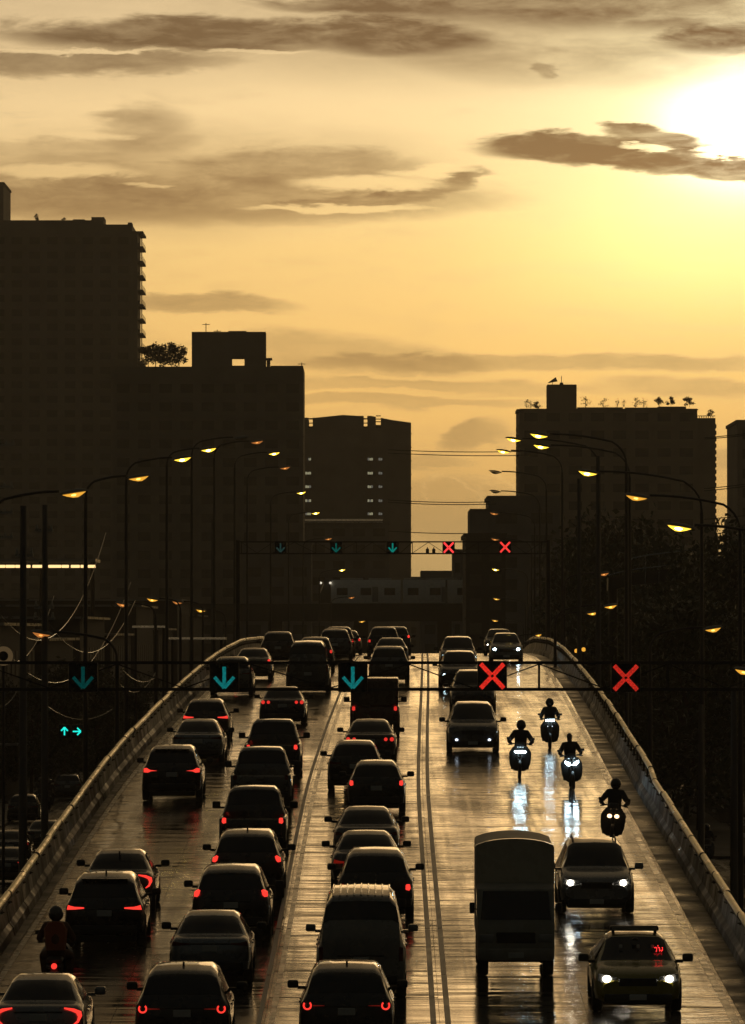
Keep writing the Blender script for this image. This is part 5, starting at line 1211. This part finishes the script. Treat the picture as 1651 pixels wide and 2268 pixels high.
for i, (a, b) in enumerate(cars):
    xa = at(a, 1300, 902).x; xb = at(b, 1300, 902).x
    poly = [(-1.5, .35), (-1.55, 1.2), (-1.5, 2.9), (-1.2, zT), (1.2, zT), (1.5, 2.9), (1.55, 1.2), (1.5, .35)]
    c = MB().prism_x(poly, xa + .12, xb - .12).build('carriage', trm, tr, ang=30)
    n = int((xb - xa) / 2.6)
    for k in range(n):
        x = lerp(xa, xb, (k + .5) / n); MB().box(x - .75, x + .75, -1.58, -1.535, 1.45, 2.45).build('window', winm, c, smooth=False)
        if k % 2: MB().box(x + .88, x + 1.7, -1.575, -1.54, .5, 2.6).build('door', mat('train_door', (.28, .28, .27), .5), c, smooth=False)
    for k in range(2): x = lerp(xa, xb, .3 + .4 * k); MB().rbox(x - 1.6, x + 1.6, -.9, .9, zT, zT + .28, .05, 1).build('roof_unit', mat('train_roof_unit', (.55, .53, .48), .5), c)
xa = at(706, 1300, 902).x; xb = at(733, 1300, 902).x
nose = MB(); poly = [(-1.5, .35), (-1.55, 1.2), (-1.5, 2.9), (-1.2, zT), (1.2, zT), (1.5, 2.9), (1.55, 1.2), (1.5, .35)]
nose.add([(xb, p[0], p[1]) for p in poly] + [(xa + (.0 if p[1] < 1.5 else .7), p[0] * .85, p[1] * .97) for p in poly], [tuple(range(8)), tuple(reversed(range(8, 16)))] + [(i, i + 8, (i + 1) % 8 + 8, (i + 1) % 8) for i in range(8)])
nb_ = nose.build('driver_cab', mat('train_front', (.04, .04, .04), .35), tr, ang=30)
for px in (711, 732): p = at(px, 1291, 902); MB().prism_y(circ(p.x, p.z - zt, .17), -1.75, -1.5).build('lamp', glow('train_lamp', (1, .9, .7), .9), nb_)

# ================================================================= footbridge, right
fb = empty('footbridge', at(1450, 1265, 420)); z_ = fb.location.z; fb.location.z = 0; tag(fb, 'curved footbridge roof and handrail among the dark trees on the right', 'footbridge')
shiny = mat('wet_handrail', (.5, .5, .48), .22, metal=.9)
def fbp(px, py): p = at(px, py, 420) - Vector(fb.location); return (p.x, 0, p.z)
MB().path([fbp(*q) for q in ((1348, 1274), (1372, 1268), (1400, 1262), (1440, 1257), (1490, 1252), (1540, 1246), (1620, 1236))], .045, 6).build('handrail', shiny, fb)
MB().path([fbp(*q) for q in ((1391, 1262), (1392, 1246), (1402, 1236), (1440, 1229), (1490, 1223), (1560, 1215), (1640, 1206))], .045, 6).build('roof_edge', shiny, fb)
pts = [fbp(*q) for q in ((1348, 1277), (1400, 1266), (1490, 1256), (1640, 1238))]
mb = MB(); vs = []
for p in pts: vs += [(p[0], 0, p[2] - .1), (p[0], 3, p[2] - .1), (p[0], 3, p[2] - .9), (p[0], 0, p[2] - .9)]
mb.add(vs, [(i * 4 + j, (i + 1) * 4 + j, (i + 1) * 4 + (j + 1) % 4, i * 4 + (j + 1) % 4) for i in range(3) for j in range(4)] + [(0, 1, 2, 3), (12, 15, 14, 13)]); mb.build('deck', concm, fb, smooth=False)
for px, py in ((1430, 1230), (1460, 1227), (1500, 1222), (1560, 1214)): p = fbp(px, py); MB().path([p, (p[0], 0, p[2] - 2.2)], .03, 5).build('roof_post', shiny, fb)
for px in (1360, 1480, 1620): p = fbp(px, 1262); MB().path([(p[0], 1.5, 0), (p[0], 1.5, p[2] - .5)], .3, 10).build('pier', concm, fb)

# ================================================================= trees and plants
barkm = mat('bark', (.05, .035, .022), .8, bump=.01, bscale=12)
def leafmat(name, c, rough=.45):
    m = bpy.data.materials.new(name); m.use_nodes = True; nt = m.node_tree; nt.nodes.clear(); g = G(nt)
    p = g.n('ShaderNodeBsdfPrincipled'); t = g.n('ShaderNodeBsdfTranslucent'); mxs = g.n('ShaderNodeMixShader'); o = g.n('ShaderNodeOutputMaterial')
    nz = g.noise(g.n('ShaderNodeNewGeometry').outputs['Position'], .9, 3); cc = g.ramp(nz, [(.3, tuple(x * .6 for x in c)), (.7, tuple(x * 1.3 for x in c))])
    g.put(p.inputs['Base Color'], cc); g.put(t.inputs[0], cc); p.inputs['Roughness'].default_value = rough
    mxs.inputs[0].default_value = .15; g.put(mxs.inputs[1], p.outputs[0]); g.put(mxs.inputs[2], t.outputs[0]); g.put(o.inputs[0], mxs.outputs[0]); return m
leafm = leafmat('wet_leaves', (.045, .055, .022), .38); leafw = leafmat('roof_leaves', (.05, .05, .02), .5)
def tree_meshes(seed, H=10, R=4, leaves=2600, leaf=.34, lumps=9, trunk=.22, crown_z=.45):
    r = random.Random(seed); mb = MB(); L = []
    for i in range(lumps):
        a = r.uniform(0, 2 * pi); q = r.uniform(.15, .72) * R; z = r.uniform(crown_z + .05, .88) * H
        q *= 1 - .55 * max(0, (z / H - .65) / .35); L.append((Vector((q * cos(a), q * sin(a), z)), r.uniform(.26, .44) * R))
    L.append((Vector((0, 0, H * .86)), R * .34))
    tb = MB(); tb.path([(0, 0, 0), (r.uniform(-.1, .1), 0, H * .2), (r.uniform(-.2, .2), r.uniform(-.2, .2), H * .45), (0, 0, H * .8)], [trunk, trunk * .8, trunk * .6, trunk * .15], 8)
    for c, q in L: 
        s_ = Vector((0, 0, H * r.uniform(.22, .5))); m_ = (s_ + c) / 2 + Vector((0, 0, -.06 * H)); tb.path([s_, m_, c], [trunk * .45, trunk * .28, trunk * .08], 5)
    vs = []; fs = []
    for i in range(leaves):
        c, q = L[r.randrange(len(L))]; d = Vector((r.gauss(0, 1), r.gauss(0, 1), r.gauss(0, .8))).normalized() * q * (r.random() ** .42) * r.uniform(.85, 1.18); p = c + d
        a = Vector((r.gauss(0, 1), r.gauss(0, 1), r.gauss(0, .6))).normalized(); b = a.cross(Vector((r.gauss(0, 1), r.gauss(0, 1), r.gauss(0, 1)))).normalized(); s_ = leaf * r.uniform(.6, 1.3)
        k = len(vs); vs += [p - a * s_ * .5, p + b * s_ * .22 + a * s_ * .05, p + a * s_ * .5, p - b * s_ * .22 + a * s_ * .05]; fs.append((k, k + 1, k + 2, k + 3))
    cm = MB().add(vs, fs)
    return tb.mesh('trunk'), cm.mesh('crown', False, recalc=False)
TV = [tree_meshes(40 + i, 10, 4.6, 6500, .42, 17, .20, .12) for i in range(4)]
CV = [tree_meshes(90 + i, 2.2, 1.3, 900, .30, 13, .05, .10) for i in range(3)]
SV = [tree_meshes(60 + i, 2.2, 1.35, 420, .36, 8, .05, .22) for i in range(4)]
BV = [tree_meshes(80 + i, 2.2, 1.2, 120, .26, 9, .045, .25) for i in range(3)]
def tree(x, y, z, s_, var, label, group, name='tree', cat='tree', src=None, lm=None, sz=None):
    src = src or TV; tm, cm = src[var % len(src)]; r = empty(name, (x, y, z), (0, 0, var * 1.3)); r.scale = (s_, s_, sz or s_); inst('trunk', tm, barkm, r); inst('crown', cm, lm or leafm, r); tag(r, label, cat, group); return r
GT = 'street trees to the right of the flyover'
tl = [(1208, 1192, 560), (1262, 1150, 520), (1318, 1128, 500), (1382, 1150, 470), (1452, 1170, 440), (1530, 1168, 420), (1602, 1150, 400), (1668, 1170, 380), (1180, 1260, 640), (1238, 1290, 430), (1330, 1300, 360), (1420, 1310, 330), (1470, 1320, 350)]
desc = ['leftmost of the high row beside the dark stepped block', 'second of the high row under the small bright lamps', 'highest crown in front of the massive block', 'crown just right of the highest one', 'crown above the footbridge roof', 'crown under the second tall right lamp',
 'crown under the nearest tall right lamp', 'crown at the right edge of the high row', 'far tree behind the row of small lamps', 'low tree above the upper end of the right rail', 'low tree below the footbridge end', 'low tree right of the two low orange lamps', 'low tree left of the tilted orange lamp']
for i, ((px, py, D), d_) in enumerate(zip(tl, desc)):
    p = at(px, py, D); s_ = p.z / 10.0; tree(max(p.x, cxr(D) + 14.2 + .12 * i), D, 0, max(.7, min(s_ * .8, 1.15)), i, 'dark leafy tree, ' + d_, GT, sz=s_)
for i, (px, py, D, d_) in enumerate([(70, 1490, 402, 'wet-leaved tree near the round sign on the left'), (140, 1465, 412, 'wet-leaved tree behind the dim green arrow'), (212, 1470, 425, 'wet-leaved tree right of the dim green arrow'), (285, 1480, 445, 'dark tree beside the upper left rail'), (5, 1500, 398, 'dark tree cut by the left edge')]):
    p = at(px, py, D); tree(p.x, D, 0, max(.5, p.z / 10 * .8), i + 2, d_, 'street trees to the left of the flyover', sz=p.z / 10)
def rooftree(b, px, ybase, ytop, var, label, group, src=None, wide=1.0, dy=5, cat='plant'):
    D = b.location.y; a = at(px, ybase, D); c = at(px, ytop, D); s_ = (c.z - a.z) / 2.2; o = tree(a.x, D + dy, a.z - .02, s_ * wide, var, label, group, 'roof_plant', cat, src or SV, leafw, s_); return o
rooftree(b1, 79, 487, 470, 0, 'small round potted tree on the roof of the tallest slab', 'plants on the left roofs', wide=.75)
rooftree(b1, 140, 487, 478, 1, 'low bush on the roof of the tallest slab', 'plants on the left roofs', wide=1.1)
for i, (px, t, w_) in enumerate(((327, 764, 1.1), (343, 757, 1.0), (360, 762, 1.05), (379, 757, 1.0), (396, 763, 1.05))):
    rooftree(b2, px, 811, t, i + 1, f'{sh_lab[i]} bushy tree from the left in the clump on the broad left block', 'clump of roof trees on the broad left block', CV, wide=.8 * w_, dy=3 + i % 2)
for i, (px, t, w_) in enumerate(((1167, 884, .6), (1177, 886, .7), (1192, 888, .8), (1298, 878, .8), (1339, 880, .8), (1370, 881, .4), (1384, 884, .5), (1410, 879, .7), (1428, 881, .6), (1462, 878, .8), (1488, 878, .8), (1530, 878, 1.0), (1575, 906, .9))):
    base = 907 if px < 1460 else (900 if px < 1545 else 922)
    rooftree(b4, px, base, t, i, f'{(sh_lab + ["eleventh", "twelfth", "thirteenth"])[i]} plant from the left on the massive right block', 'plants on the massive right block', BV if px < 1440 and px != 1192 else SV, wide=w_ * 1.35, dy=2 + i % 3)

# ================================================================= overhead cables
cablem = mat('cable_rubber', (.03, .028, .025), .35); shinyc = mat('wet_cable', (.10, .09, .08), .18, spec=.8)
def cable(p0, p1, sag, r_, label, group, m=cablem, n=18):
    pts = []
    for i in range(n + 1):
        t = i / n; p = Vector(p0).lerp(Vector(p1), t); p.z -= sag * 4 * t * (1 - t); pts.append(p)
    tag(MB().path(pts, r_, 5).build('overhead_cable', m), label, 'cable', group)
GC = 'power lines across the sky gap'
for (xa, ya, xb, yb, lab) in ((860, 996, 1180, 999, 'upper line of the top pair across the sky gap'), (860, 1003, 1180, 1008, 'lower line of the top pair across the sky gap'), (860, 1107, 1100, 1111, 'upper line of the middle pair across the sky gap'), (860, 1112, 1100, 1116, 'lower line of the middle pair across the sky gap'), (860, 1176, 1100, 1180, 'single line across the sky gap just above the far gantry')):
    cable(at(xa, ya, 840), at(xb, yb, 840), .2, .055, lab, GC)
for (xa, ya, xb, yb, lab) in ((1560, 969, 1700, 953, 'upper line of the high pair at the right edge'), (1560, 972, 1700, 957, 'lower line of the high pair at the right edge'), (1560, 1082, 1700, 1064, 'upper line of the low pair at the right edge'), (1560, 1087, 1700, 1069, 'lower line of the low pair at the right edge'), (1560, 1150, 1720, 1132, 'line slanting up to the stepped base at the right edge')):
    cable(at(xa, ya, 700), at(xb, yb, 700), .1, .05, lab, 'power lines at the right edge')
cl = [((-20, 1330, 250), (235, 1180, 330), 3.2, 'uppermost drooping cable behind the left poles'), ((-20, 1395, 250), (290, 1290, 330), 3.4, 'second drooping cable behind the left poles'), ((90, 1350, 270), (300, 1330, 330), 2.2, 'third drooping cable, deepest curve beside the fourth pole'),
      ((-20, 1420, 240), (120, 1320, 270), 1.6, 'short steep cable at the left edge'), ((-20, 1555, 225), (52, 1500, 230), .5, 'short shiny cable low at the left edge'), ((270, 1480, 260), (345, 1500, 270), .35, 'upper shiny cable right of the dim green arrow'), ((262, 1510, 260), (345, 1490, 270), .6, 'lower shiny cable right of the dim green arrow'),
      ((100, 1560, 250), (250, 1570, 262), .5, 'shiny cable above the green traffic arrows')]
for a, b, sg, lab in cl: cable(at(*a), at(*b), sg, .012, lab, 'drooping cables over the left street', shinyc)
for px, py, w_, D, lab in [(14, 984, 40, 300, 'topmost crossarm at the left edge'), (10, 1078, 40, 300, 'second crossarm at the left edge'), (10, 1135, 40, 280, 'third crossarm at the left edge'), (12, 1190, 36, 280, 'fourth crossarm at the left edge'), (98, 1175, 40, 226, 'upper crossarm on the second dark pole'), (98, 1345, 44, 226, 'middle crossarm on the second dark pole'), (98, 1370, 48, 226, 'lower crossarm on the second dark pole'), (54, 1230, 40, 191, 'crossarm on the thick left pole')]:
    p = at(px, py, D); hw = w_ / 2 * D / F; mb = MB(); mb.box(-hw, hw, -.05, .05, -.05, .05)
    for k in (-.8, 0, .8): mb.path([(k * hw, 0, .05), (k * hw, 0, .22)], [.05, .03], 6)
    o = mb.build('crossarm', mat('crossarm_steel', (.3, .29, .26), .3, metal=.6)); o.location = p; o.rotation_euler = (0, 0, 0); tag(o, lab + ', with insulators', 'crossarm', 'crossarms of the left power poles')

# ================================================================= haze
hz_ = MB().box(-2600, 2600, -80, 5600, -1.0, 118).build('haze', None, smooth=False); tag(hz_, kind='stuff')
hm = bpy.data.materials.new('haze_air'); hm.use_nodes = True; nt = hm.node_tree; nt.nodes.clear(); g = G(nt)
pv = g.n('ShaderNodeVolumePrincipled'); pv.inputs['Color'].default_value = (.90, .88, .85, 1); pv.inputs['Density'].default_value = HAZE; pv.inputs['Anisotropy'].default_value = .76
o = g.n('ShaderNodeOutputMaterial'); g.put(o.inputs['Volume'], pv.outputs[0])
hz_.material_slots[0].material = hm
